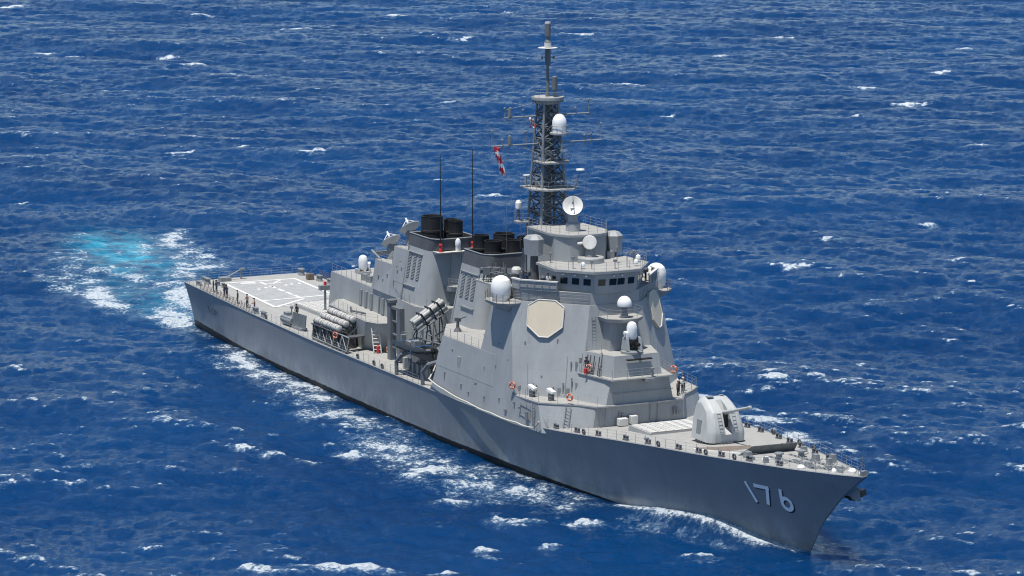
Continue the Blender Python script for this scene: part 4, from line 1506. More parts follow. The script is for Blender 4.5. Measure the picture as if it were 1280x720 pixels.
# ------------------------------------------------------------------ mast
def mast():
    cx = 92.3
    base = MB()
    base.sym([(93.5, 3.3), (100.5, 3.4), (102.2, 2.2), (102.4, 1.0)], [(93.5, 3.2), (100.4, 3.3), (102.1, 2.15), (102.3, 1.0)], 19.1, 25.5)
    o = base.build('mast', 'grey', ship)
    leg = MB()
    leg.sym([(89.4, 2.4), (93.45, 2.4)], [(90.2, 2.2), (93.45, 2.2)], 12.4, 22.6)
    leg.build('mast_foundation', 'mast', o)
    p = MB()
    half = [(93.8, 3.4), (100.0, 3.6), (102.2, 2.4), (102.6, 1.1)]
    p.sym(half, half, 25.5, 25.75)
    p.build('mast_house_roof', 'grey', o)
    rails_part('mast_railing', o, [[(94.0, -3.3, 25.75), (100, -3.5, 25.75), (102.1, -2.3, 25.75), (102.4, 0, 25.75), (102.1, 2.3, 25.75), (100, 3.5, 25.75), (94, 3.3, 25.75)]], 1.0, 1.1)
    a0, a1, z0, z1 = 1.85, .88, 22.6, 39.6
    def corner(i, z):
        t = (z-z0)/(z1-z0)
        a = a0+(a1-a0)*t
        sx, sy = ((1, -1), (1, 1), (-1, 1), (-1, -1))[i % 4]
        return Vector((cx+sx*a, sy*a, z))
    legs = MB()
    for i in range(4):
        legs.tube(corner(i, z0), corner(i, z1), .19 if i == 0 else .16, .13, 10)
    legs.build('mast_leg', 'fit', o)
    br = MB()
    lev = list(np.linspace(z0+.4, z1, 13))
    for za, zb in zip(lev, lev[1:]):
        for i in range(4):
            br.tube(corner(i, zb), corner(i+1, zb), .085, None, 6)
            br.tube(corner(i, za), corner(i+1, zb), .08, None, 6)
            br.tube(corner(i+1, za), corner(i, zb), .08, None, 6)
    br.build('lattice_brace', 'mast', o)
    tr = MB()
    tr.box((cx-.15, .1, 31.0), (.5, .5, 17.0))
    tr.tube((cx+.55, -.6, 22.6), (cx+.4, -.4, 39.5), .16)
    tr.tube((cx-.6, .7, 22.6), (cx-.4, .4, 39.5), .14)
    tr.ladder((cx+.2, .8, 22.6), (cx+.15, .5, 39.5), .4, (1, 0, 0))
    tr.build('cable_trunk', 'mast', o)
    # platforms
    def plat(pts, z, th=.16, rail=True, name='mast_platform'):
        b = MB()
        b.prism(pts, pts, z-th, z)
        q = b.build(name, 'grey', o)
        if rail:
            rails_part('platform_rail', q, [[(x, y, z) for x, y in pts]+[(pts[0][0], pts[0][1], z)]], .95, .8, 'rail', .02, 2)
        return q
    plat([(cx-1.9, -2.6), (cx+1.5, -2.9), (cx+3.2, -1.5), (cx+3.4, 1.6), (cx+1.8, 2.9), (cx-1.9, 2.4)], 29.9)
    plat([(cx-.5, -1.7), (cx+2.6, -1.7), (cx+3.0, 1.2), (cx+1.6, 2.0), (cx-.5, 2.0)], 32.9)
    plat([(cx-2.4, -3.1), (cx-.9, -3.6), (cx-.6, -2.0), (cx-2.2, -1.7)], 25.9)
    q = plat([(cx+2.6+1.05*math.cos(t), .15+1.05*math.sin(t)) for t in np.linspace(0, 2*math.pi, 17)[:-1]], 36.3, .2, False, 'radome_platform')
    d = MB()
    d.tube((cx+1.0, -.6, 35.0), (cx+2.6, 0, 36.1), .09)
    d.tube((cx+1.0, .6, 35.0), (cx+2.6, .3, 36.1), .09)
    d.box((cx+1.6, .1, 36.15), (1.8, .6, .2))
    d.build('platform_strut', 'mast', q)
    d = MB()
    d.lathe([(.80, 36.3), (.82, 37.3), (.80, 37.55), (.68, 37.95), (.45, 38.25), (.2, 38.38), (.02, 38.4)], (cx+2.6, .15, 0), n=28)
    d.build('mast_radome', 'white', o)
    d = MB()
    for i in range(8):
        t = 2*math.pi*i/8
        d.tube((cx+2.6+.9*math.cos(t), .15+.9*math.sin(t), 36.3), (cx+2.6+.9*math.cos(t), .15+.9*math.sin(t), 37.1), .025, None, 5)
    d.torus((cx+2.6, .15, 37.05), (0, 0, 1), .9, .025, 20, 5)
    d.build('platform_rail', 'fit', q)
    # yards with aerials
    for z, L_, items in ((34.8, 7.0, ((-6.9, 1.6), (-5.6, .5), (-4.7, .9), (-2.6, 1.3), (5.6, .6), (6.9, 1.7), (4.8, .5))), (37.95, 5.35, ((-5.3, .9), (-4.6, .9), (-3.0, .6), (5.3, 1.4), (3.6, .5)))):
        y = MB()
        y.tube((cx-.2, -L_, z), (cx-.2, L_, z), .08, None, 8)
        y.tube((cx-.2, -L_*.55, z), (cx-.2, -.8, z-1.3), .05, None, 6)
        y.tube((cx-.2, L_*.55, z), (cx-.2, .8, z-1.3), .05, None, 6)
        yo = y.build('yard', 'rail', o)
        k = MB()
        for yy, h in items:
            k.tube((cx-.2, yy, z-.5), (cx-.2, yy, z+h), .045, None, 6)
            k.lathe([(.02, 0), (.14, .05), (.14, .22), (.02, .28)], (cx-.2, yy, z+h), n=8)
        k.tube((cx-.2, -4.7, z+.1), (cx-.2, -4.7, z+1.0), .22, None, 8)
        k.build('yard_aerial', 'fit', yo)
    # round top, pole and its antennas
    d = MB()
    d.lathe([(1.2, 39.3), (1.75, 39.75), (1.85, 39.8), (1.85, 40.1), (1.7, 40.12)], (cx, 0, 0), n=32)
    q = d.build('round_top', 'grey', o)
    d = MB()
    for i in range(22):
        t = 2*math.pi*i/22
        d.box((cx+1.72*math.cos(t), 1.72*math.sin(t), 39.72), (.14, .14, .34), t)
    d.torus((cx, 0, 40.7), (0, 0, 1), 1.8, .03, 28, 5)
    for i in range(12):
        t = 2*math.pi*i/12
        d.tube((cx+1.8*math.cos(t), 1.8*math.sin(t), 40.1), (cx+1.8*math.cos(t), 1.8*math.sin(t), 40.7), .025, None, 5)
    d.build('direction_finder_ring', 'fit', q)
    d = MB()
    d.lathe([(.26, 40.1), (.2, 40.6), (.16, 43.6), (.3, 43.65), (.3, 43.9), (.32, 44.0), (.32, 45.5), (.2, 45.55)], (cx, 0, 0), n=16)
    d.build('pole_mast', 'mast', o)
    d = MB()
    d.lathe([(.36, 45.9), (.38, 46.0), (.36, 46.35), (.25, 46.45), (.24, 46.9), (.33, 46.95), (.33, 48.3), (.05, 48.35)], (cx, 0, 0), n=16)
    d.build('top_antenna', 'mast', o)
    d = MB()
    d.lathe([(.36, 45.55), (.4, 45.7), (.38, 46.2), (.2, 46.3)], (cx, 0, 0), n=20)
    d.lathe([(.34, 48.3), (.34, 48.52), (.1, 48.55)], (cx, 0, 0), n=16)
    d.lathe([(1.1, 45.6), (1.1, 45.64)], (cx, 0, 0), n=24)
    d.build('antenna_drum', 'offwhite', o)
    d = MB()
    for s in (-1, 1):
        d.tube((cx, 0, 44.5), (cx, s*.75, 44.5), .035, None, 6)
        d.lathe([(.13, -.15), (.13, .15)], (cx, s*.75, 44.5), n=10)
    d.lathe([(.33, 41.0), (.33, 42.4), (.1, 42.5)], (cx+1.0, .35, 0), n=14)
    d.tube((cx+1.0, .35, 40.1), (cx+1.0, .35, 41.0), .12)
    d.each('small_antenna', 'mast', o)
    # forward search dish on the mast house
    k = MB()
    k.lathe([(.85, 25.75), (.8, 26.6), (.55, 26.8), (.5, 27.6)], (99.2, -.3, 0), n=20)
    k.box((99.2, -.3, 27.9), (.8, .9, .9))
    q = k.build('dish_pedestal', 'grey', o)
    k = MB()
    ax = Vector((.78, -.40, .48)).normalized()
    c = Vector((99.5, -.5, 28.6))
    k.lathe([(.2, -.35), (.7, -.2), (1.12, .10), (1.14, .16), (1.08, .15), (.6, -.1), (.05, -.2)], c, ax, 30)
    k.build('search_dish', 'offwhite', q)
    k = MB()
    e = Vector((0, 0, 1))-ax*ax.z
    e.normalize()
    k.tube(c+e*1.1+ax*.1, c+ax*.9, .05)
    k.box(c+ax*.9, (.14, .14, .2))
    k.build('dish_feed', 'fit', q)
    # small domes and flat lights low on the mast
    k = MB()
    k.lathe([(.3, 27.2), (.36, 27.3), (.36, 27.9), (.2, 28.2), (.02, 28.25)], (cx-2.0, -2.7, 0), n=16)
    k.lathe([(.5, 31.9), (.5, 32.05)], (cx+3.0, 2.6, 0), n=14)
    k.lathe([(.45, 34.1), (.45, 34.25)], (cx+2.2, .9, 0), n=14)
    k.lathe([(.4, 31.2), (.4, 31.3)], (cx-.4, -2.5, 0), n=14)
    k.build('small_dome', 'white', o)
    k = MB()
    k.tube((cx-2.0, -2.7, 25.9), (cx-2.0, -2.7, 27.2), .14)
    k.tube((cx+2.6, 2.2, 29.9), (cx+3.0, 2.6, 31.9), .06)
    k.tube((cx+1.2, .7, 34.0), (cx+2.2, .9, 34.1), .06)
    k.tube((cx-.4, -2.4, 29.9), (cx-.4, -2.5, 31.2), .05)
    k.tube((cx+2.4, 1.2, 28.9), (cx+4.6, 2.0, 29.5), .05)
    rr = random.Random(9)
    for i in range(60):
        z = rr.uniform(25.8, 39)
        a = rr.uniform(0, 6.28)
        rad = 1.9-(z-25)*.06
        p = Vector((cx+rad*math.cos(a), rad*math.sin(a), z))
        k.tube(p, p+Vector((rr.uniform(-.5, .5), rr.uniform(-.5, .5), rr.uniform(-.8, .8))), .055, None, 5)
        if i % 3 == 0:
            k.box(p, (.3, .3, rr.uniform(.2, .6)), a)
    k.each('mast_fitting', 'mast', o)
    k = MB()
    for y, x2, z2 in ((-5.2, 97, 25.8), (-3.4, 97, 25.8), (5.0, 97, 25.8)):
        k.tube((cx-.2, y, 34.7 if abs(y) > 4 else 37.9), (cx-.5, y*.95, 22.8), .012, None, 4)
    k.tube((cx-.2, -5.3, 38.8), (cx-.9, -.9, 39.4), .025, None, 4)
    k.each('halyard', 'rail', o)
    return o
mast()

# extra director between the funnels and mast, bridge rear clutter
def mid_clutter():
    b = MB()
    rr = random.Random(21)
    for i in range(22):
        x, y = rr.uniform(89, 98), rr.uniform(-7.0, -3.6)
        z = 19.2
        h = rr.uniform(.6, 2.2)
        b.tube((x, y, z-.05), (x+rr.uniform(-.3, .3), y, z+h), .06, None, 6)
        if i % 2 == 0:
            b.box((x, y, z+h*.6), (rr.uniform(.3, 1.0), rr.uniform(.3, .8), rr.uniform(.3, .9)), rr.uniform(0, 1))
    for i in range(6):
        b.path([(89+i*1.2, -7.1, 19.2), (89.4+i*1.2, -7.0, 20.4), (90.2+i*1.2, -6.2, 20.6)], .06, 6)
    b.each('signal_gear', 'mast', ship)
    b = MB()
    for x, y, h in ((95.6, -6.4, 1.5), (97.2, -5.8, 1.2), (96.2, -4.4, 1.9), (94.0, -6.6, 1.4)):
        b.lathe([(.35, 19.15), (.3, 19.15+h*.6), (.5, 19.15+h*.65), (.45, 19.15+h)], (x, y, 0), n=12)
    b.each('signal_lamp', 'dark', ship)
    w = MB()
    w.lathe([(.55, 0), (.55, .5), (.4, .75), (.05, .8)], (94.8, -5.2, 20.6), n=16)
    w.tube((94.8, -5.2, 19.15), (94.8, -5.2, 20.7), .2)
    w.build('deck_bin', 'offwhite', ship)
    w = MB()
    w.prism([(88.0, -7.2), (98.0, -7.2), (98.0, 7.2), (88.0, 7.2)], [(88.0, -7.2), (98.0, -7.2), (98.0, 7.2), (88.0, 7.2)], 18.95, 19.15)
    w.build('signal_platform', 'grey', ship)
    g = MB()       # light mounting on the deck below the forward funnel
    g.lathe([(.5, 12.45), (.2, 12.9), (.15, 13.6)], (84.0, -7.4, 0), n=12)
    g.box((84.0, -7.4, 13.8), (.7, .3, .4), .5)
    g.tube((84.0, -7.4, 13.8), (85.3, -7.0, 14.3), .06)
    g.build('machine_gun_mount', 'dark', ship)
    v = MB()
    for x, y in ((106.6, -9.1), (109.4, -8.2)):
        v.lathe([(.34, 8.95), (.36, 9.6), (.3, 9.75)], (x, y, 0), n=14)
    v.each('ledge_director', 'dark', ship)
    v = MB()
    for x, y in ((106.6, -9.1), (109.4, -8.2)):
        v.box((x, y, 10.0), (.95, .55, .28), .3, .35)
    v.each('director_cover', 'white', ship)
mid_clutter()

# ------------------------------------------------------------------ loose things: rope, lifebuoys, flags
def things():
    b = MB()
    pts = [(81.0, -8.3, 9.6), (81.6, -9.2, 8.0), (82.2, -10.0, 7.2), (83.6, -10.95, 7.15), (88, -11.02, 6.6), (94, -11.0, 6.25), (100, -10.95, 6.1), (106, -10.72, 6.1), (109.5, -10.42, 6.15), (110.6, -10.3, 7.0)]
    P = [Vector(p) for p in pts]
    fine = []
    for i in range(len(P)-1):
        for k in range(4):
            fine.append(P[i].lerp(P[i+1], k/4)+Vector((0, 0, -.12*math.sin(math.pi*k/4))))
    fine.append(P[-1])
    b.path(fine, .085, 8)
    tag(b.build('mooring_rope', 'rope'), 'white rope strung low along the grey starboard side amidships', 'rope')
    proto = None
    spots = [((104.6, -10.55, 10.0), 'orange lifebuoy hung on the railing below the starboard radar panel'),
             ((112.1, -7.3, 9.7), 'orange lifebuoy hung beside the wall ladder on the first ledge'),
             ((110.9, -4.35, 12.5), 'orange lifebuoy hung at the starboard corner of the gun platform'),
             ((114.7, 4.1, 12.3), 'orange lifebuoy hung at the far port corner of the gun platform'),
             ((55.6, -10.5, 7.6), 'orange lifebuoy hung on the rack below the white life rafts'),
             ((59.9, -4.9, 10.7), 'orange lifebuoy hung on the aft deckhouse above the sloping ladder'),
             ((62.9, -6.6, 6.7), 'orange lifebuoy standing on deck between the ladder and the kingpost')]
    for p, lab in spots:
        if proto is None:
            b = MB()
            b.torus((0, 0, 0), (0, 1, 0), .33, .11, 24, 10)
            proto = b.build('lifebuoy', 'orange')
            s = MB()
            for t in (.8, 2.37, 3.94, 5.5):
                c = Vector((.33*math.cos(t), 0, .33*math.sin(t)))
                s.torus(c, (-math.sin(t), 0, math.cos(t)), .10, .03, 10, 6)
            s.build('grip_band', 'white', proto)
            proto.location = p
            proto.rotation_euler = (0, 0, .5)
            tag(proto, lab, 'lifebuoy', 'orange lifebuoys round the ship')
        else:
            copy_tree(proto, p, .5, lab)
    e = MB()
    e.lathe([(.2, 0), (.2, .8), (.06, .95)], (60.3, -6.9, 5.9), n=12)
    tag(e.build('fire_extinguisher', 'red'), 'red fire extinguisher at the foot of the ladder on the aft deckhouse', 'fire extinguisher')
    # signal flags streaming from the starboard yard
    def flag(name, lab, top, h, w, mats, sway):
        f = MB()
        n, m = 14, 6
        V, F = [], []
        for i in range(n+1):
            for j in range(m+1):
                t, q = i/n, j/m-.5
                V.append((top[0]+.25*math.sin(q*5+t*7)*w+q*w*.4, top[1]+sway*t+q*w, top[2]-h*t-.12*math.sin(q*6)))
        for i in range(n):
            for j in range(m):
                F.append((i*(m+1)+j, i*(m+1)+j+1, (i+1)*(m+1)+j+1, (i+1)*(m+1)+j))
        f.add(V, F)
        o = f.build(name, mats[0])
        o.data.materials.append(M[mats[1]])
        for k, p in enumerate(o.data.polygons):
            i, j = divmod(k, m)
            p.material_index = 1 if math.sin(i*1.15+1)+.8*math.sin(j*1.3+i*.4) > .1 else 0
        sol = o.modifiers.new('thick', 'SOLIDIFY')
        sol.thickness = .02
        tag(o, lab, 'signal flag')
    flag('signal_flag', 'red and white chequered signal flags streaming from the lower starboard yardarm', (91.7, -6.15, 34.7), 3.3, .55, ('flagwhite', 'flagred'), .8)
    flag('signal_flag', 'small red and white flag hanging from the upper yard near the mast', (92.0, -1.9, 37.7), 1.1, .45, ('flagred', 'flagwhite'), .15)
    b = MB()
    b.tube((91.9, -6.9, 34.7), (91.7, -5.0, 28.5), .015, None, 4)
things()

# ------------------------------------------------------------------ people
def person_mat(name, shirt, trousers, hair=(0.02, 0.018, 0.015)):
    m, nt, b, N, L = nodes_of(name)
    tc = N.new('ShaderNodeTexCoord')
    sp = N.new('ShaderNodeSeparateXYZ')
    L.new(tc.outputs['Object'], sp.inputs[0])
    r = N.new('ShaderNodeValToRGB')
    r.color_ramp.interpolation = 'CONSTANT'
    el = r.color_ramp.elements
    el[0].position, el[0].color = 0, (.012, .012, .012, 1)
    el[1].position, el[1].color = .055, (*trousers, 1)
    for p, c in ((.53, shirt), (.845, (.42, .25, .17)), (.955, hair)):
        e = el.new(p)
        e.color = (*c, 1)
    mr = maprange(nt, sp.outputs[2], 0, 1.76)
    L.new(mr, r.inputs[0])
    c = mixc(nt, maprange(nt, noise(nt, 7, 3, .6), .3, .7, 0, .35), r.outputs[0], (.03, .03, .03))
    L.new(c, b.inputs['Base Color'])
    b.inputs['Roughness'].default_value = .8
    return m

def body_mesh(name, arms, lean=0.0):
    V = [(0, 0, .96), (0, 0, 1.18), (.01, 0, 1.40), (.02, 0, 1.50), (.04, 0, 1.60), (.045, 0, 1.72)]
    E = [(0, 1), (1, 2), (2, 3), (3, 4), (4, 5)]
    Rr = [(.165, .12), (.15, .11), (.17, .115), (.06, .06), (.095, .085), (.07, .065)]
    for s in (-1, 1):
        o = len(V)
        V += [(0, s*.10, .88), (.02, s*.12, .50), (-.01, s*.13, .09), (.13, s*.15, .045)]
        E += [(0, o), (o, o+1), (o+1, o+2), (o+2, o+3)]
        Rr += [(.10, .095), (.07, .068), (.045, .045), (.042, .035)]
        o = len(V)
        sh, el, wr, hd = arms
        V += [(0, s*.20, 1.40), (el[0], s*el[1], el[2]), (wr[0], s*wr[1], wr[2]), (hd[0], s*hd[1], hd[2])]
        E += [(2, o), (o, o+1), (o+1, o+2), (o+2, o+3)]
        Rr += [(.062, .06), (.047, .047), (.034, .034), (.045, .028)]
    me = bpy.data.meshes.new(name+'_skeleton')
    me.from_pydata(V, E, [])
    tmp = bpy.data.objects.new(name+'_skeleton', me)
    COL.objects.link(tmp)
    sk = tmp.modifiers.new('skin', 'SKIN')
    sb = tmp.modifiers.new('sub', 'SUBSURF')
    sb.levels = 1
    for i, sv in enumerate(me.skin_vertices[0].data):
        sv.radius = Rr[i]
        sv.use_root = (i == 0)
    dg = bpy.context.evaluated_depsgraph_get()
    out = bpy.data.meshes.new_from_object(tmp.evaluated_get(dg))
    bpy.data.objects.remove(tmp)
    out.name = name
    out.shade_smooth()
    return out

def people():
    down = ((0, .2, 1.4), (-.02, .27, 1.12), (.06, .27, .88), (.09, .26, .78))
    rail = ((0, .2, 1.4), (.08, .28, 1.16), (.32, .24, 1.10), (.42, .22, 1.10))
    bent = ((0, .2, 1.4), (.05, .30, 1.15), (.22, .16, 1.22), (.28, .06, 1.22))
    meshes = {k: body_mesh('person', a) for k, a in (('down', down), ('rail', rail), ('bent', bent))}
    mats = {'blue': person_mat('working_uniform_blue', (.025, .045, .10), (.02, .032, .07)),
            'dark': person_mat('dark_coveralls', (.03, .03, .035), (.022, .022, .026)),
            'tan': person_mat('work_vest_tan', (.30, .17, .13), (.03, .035, .05)),
            'white': person_mat('white_shirt', (.62, .62, .60), (.025, .03, .05))}
    capm = MB()
    capm.lathe([(.115, 1.70), (.12, 1.76), (.105, 1.81), (.02, 1.83)], (.04, 0, 0), n=14)
    capm.box((.15, 0, 1.71), (.12, .16, .02))
    cache, caps = {}, {}
    def person(x, y, z, face, pose, outfit, label, group=None, cap='black'):
        key = (pose, outfit)
        if key not in cache:
            me = meshes[pose].copy()
            me.materials.clear()
            me.materials.append(mats[outfit])
            cache[key] = me
        o = bpy.data.objects.new('person', cache[key])
        COL.objects.link(o)
        o.location = (x, y, z)
        o.rotation_euler = (0, 0, face)
        tag(o, label, 'person', group)
        if cap:
            if cap not in caps:
                caps[cap] = capm.build('cap', cap, o).data
            else:
                c = bpy.data.objects.new('cap', caps[cap])
                COL.objects.link(c)
                c.parent = o
        return o
    # crew along the starboard quarter
    g = 'crew lined along the starboard quarter rail'
    rr = random.Random(2)
    for i, x in enumerate((9.4, 11.0, 14.6, 15.4, 20.3, 23.9, 27.2)):
        xx = x+rr.uniform(-.3, .3)
        p = edge_pt(xx, -1, .75+rr.uniform(0, .3))
        person(p.x, p.y, p.z+.01, -math.pi/2+rr.uniform(-.5, .5), rr.choice(['down', 'rail', 'bent']), rr.choice(['dark', 'tan', 'blue', 'dark']),
               'crew member standing in the row along the starboard quarter rail beside the flight deck', g)
    # signal deck behind the starboard wing
    person(101.4, -7.6, 20.26, -.6, 'rail', 'blue', 'person in blue uniform standing aft on the starboard bridge wing', None, 'black')
    person(102.3, -7.7, 20.26, -.8, 'down', 'blue', 'person in blue uniform second from aft on the starboard bridge wing')
    person(104.2, -5.95, 20.26, -.6, 'bent', 'white', 'person in a white shirt at the forward end of the starboard bridge wing')
    # lookout party on the port ledge
    for i, (x, y, outf, lab) in enumerate(((111.2, 7.3, 'tan', 'person in a tan vest closest to the deckhouse on the port ledge'),
                                            (112.2, 6.6, 'white', 'person in a white shirt in the middle of the group on the port ledge'),
                                            (112.6, 5.9, 'dark', 'person in dark coveralls in front of the group on the port ledge'),
                                            (113.2, 5.4, 'tan', 'person in a tan vest nearest the gun in the group on the port ledge'))):
        person(x, y, 8.96, .3*i, ('down', 'bent', 'rail', 'down')[i], outf, lab, 'lookout group on the port ledge', 'white' if i % 2 else 'black')
    person(110.3, -4.35, 11.81, -.8, 'down', 'dark', 'person in dark coveralls on the starboard side ledge below the white gun dome')
    person(33.2, -6.2, 5.86, -.9, 'down', 'dark', 'person in dark coveralls standing alone on the open deck beside the aft missile hatches')
people()

# ------------------------------------------------------------------ sea
def smooth01(x):
    x = np.clip(x, 0, 1)
    return x*x*(3-2*x)

def ocean(N, L, wind_az, wind, rms, seed, kmin=0.0, kmax=1e9, spread=2.0, back=0.15):
    r = np.random.default_rng(seed)
    k1 = np.fft.fftfreq(N, L/N)*2*np.pi
    kx, ky = np.meshgrid(k1, k1, indexing='ij')
    k = np.hypot(kx, ky)
    k[0, 0] = 1e-6
    Lw = wind*wind/9.81
    c = (kx*math.cos(wind_az)+ky*math.sin(wind_az))/k
    D = np.abs(c)**spread*np.where(c < 0, back, 1.0)
    P = np.exp(-1/(k*Lw)**2)/k**4*D*np.exp(-(k*0.10)**2)
    P[(k < kmin) | (k > kmax)] = 0
    P[0, 0] = 0
    a = np.sqrt(P)*(r.normal(size=(N, N))+1j*r.normal(size=(N, N)))
    h = np.fft.ifft2(a)
    s = rms/np.std(h.real)
    a *= s
    h = np.fft.ifft2(a).real
    dx = np.fft.ifft2(-1j*kx/k*a).real
    dy = np.fft.ifft2(-1j*ky/k*a).real
    jxx = np.fft.ifft2(kx*kx/k*a).real
    jyy = np.fft.ifft2(ky*ky/k*a).real
    jxy = np.fft.ifft2(kx*ky/k*a).real
    return L, (h, dx, dy, jxx, jyy, jxy)

def sample(oc, x, y):
    L, arr = oc
    N = arr[0].shape[0]
    fx, fy = (x/L*N) % N, (y/L*N) % N
    i0, j0 = np.floor(fx).astype(int), np.floor(fy).astype(int)
    tx, ty = fx-i0, fy-j0
    i0 %= N
    j0 %= N
    i1, j1 = (i0+1) % N, (j0+1) % N
    return [A[i0, j0]*(1-tx)*(1-ty)+A[i1, j0]*tx*(1-ty)+A[i0, j1]*(1-tx)*ty+A[i1, j1]*tx*ty for A in arr]

CAPS = [(-481.0, 126.9, 2.44), (-439.6, 165.9, 1.72), (-310.9, 113.0, 1.29), (-338.4, 118.6, 1.33), (-350.6, 98.4, 1.15), (-384.6, 169.2, 2.04), (-340.4, 228.8, 1.81), (-233.6, 185.3, 1.93), (-184.2, 167.8, 1.15), (-160.4, 78.7, 1.95), (-172.9, 69.6, 0.76), (-171.4, 56.9, 1.51), (-94.2, 84.3, 1.78), (-209.5, 229.8, 1.93), (-176.5, 221.1, 2.02), (-2.0, 89.8, 1.8), (-34.0, 132.3, 1.18), (-24.2, 108.2, 1.26), (-112.2, 196.1, 1.53), (-161.3, 198.0, 0.65), (64.8, 59.0, 0.72), (74.5, 41.4, 1.0), (-71.9, 109.6, 0.81), (-64.2, 151.0, 1.11), (85.9, -54.6, 0.97), (83.5, -61.2, 0.71), (118.2, -58.3, 0.81), (90.2, -46.9, 0.44), (79.6, -31.8, 1.01), (83.0, -29.8, 0.91), (87.2, -27.1, 0.72), (84.9, -21.2, 0.9), (96.6, -16.6, 0.8), (112.2, -21.0, 1.12), (123.6, -19.0, 1.51), (133.3, -20.2, 0.9), (127.1, -12.8, 1.26), (132.6, -27.1, 1.14), (132.9, -52.6, 1.4), (134.2, -46.9, 2.0), (136.0, -43.6, 1.3), (138.2, -41.0, 1.5), (140.6, -36.0, 1.3), (145.3, -9.2, 1.61), (109.3, -12.0, 0.5), (-223.7, 259.8, 1.46), (-409.6, 209.6, 1.49), (-342.7, 196.6, 1.39), (-128.6, 11.2, 1.11), (-360.8, 95.0, 1.55), (-280.0, 234.8, 1.33), (-270.0, 296.8, 1.37), (4.0, 113.5, 0.85), (102.8, 36.6, 0.66), (26.1, 86.2, 0.68), (-409.0, 242.5, 1.51), (-316.0, 272.5, 1.81), (54.6, 79.7, 0.76), (-220.0, 134.4, 0.84)]

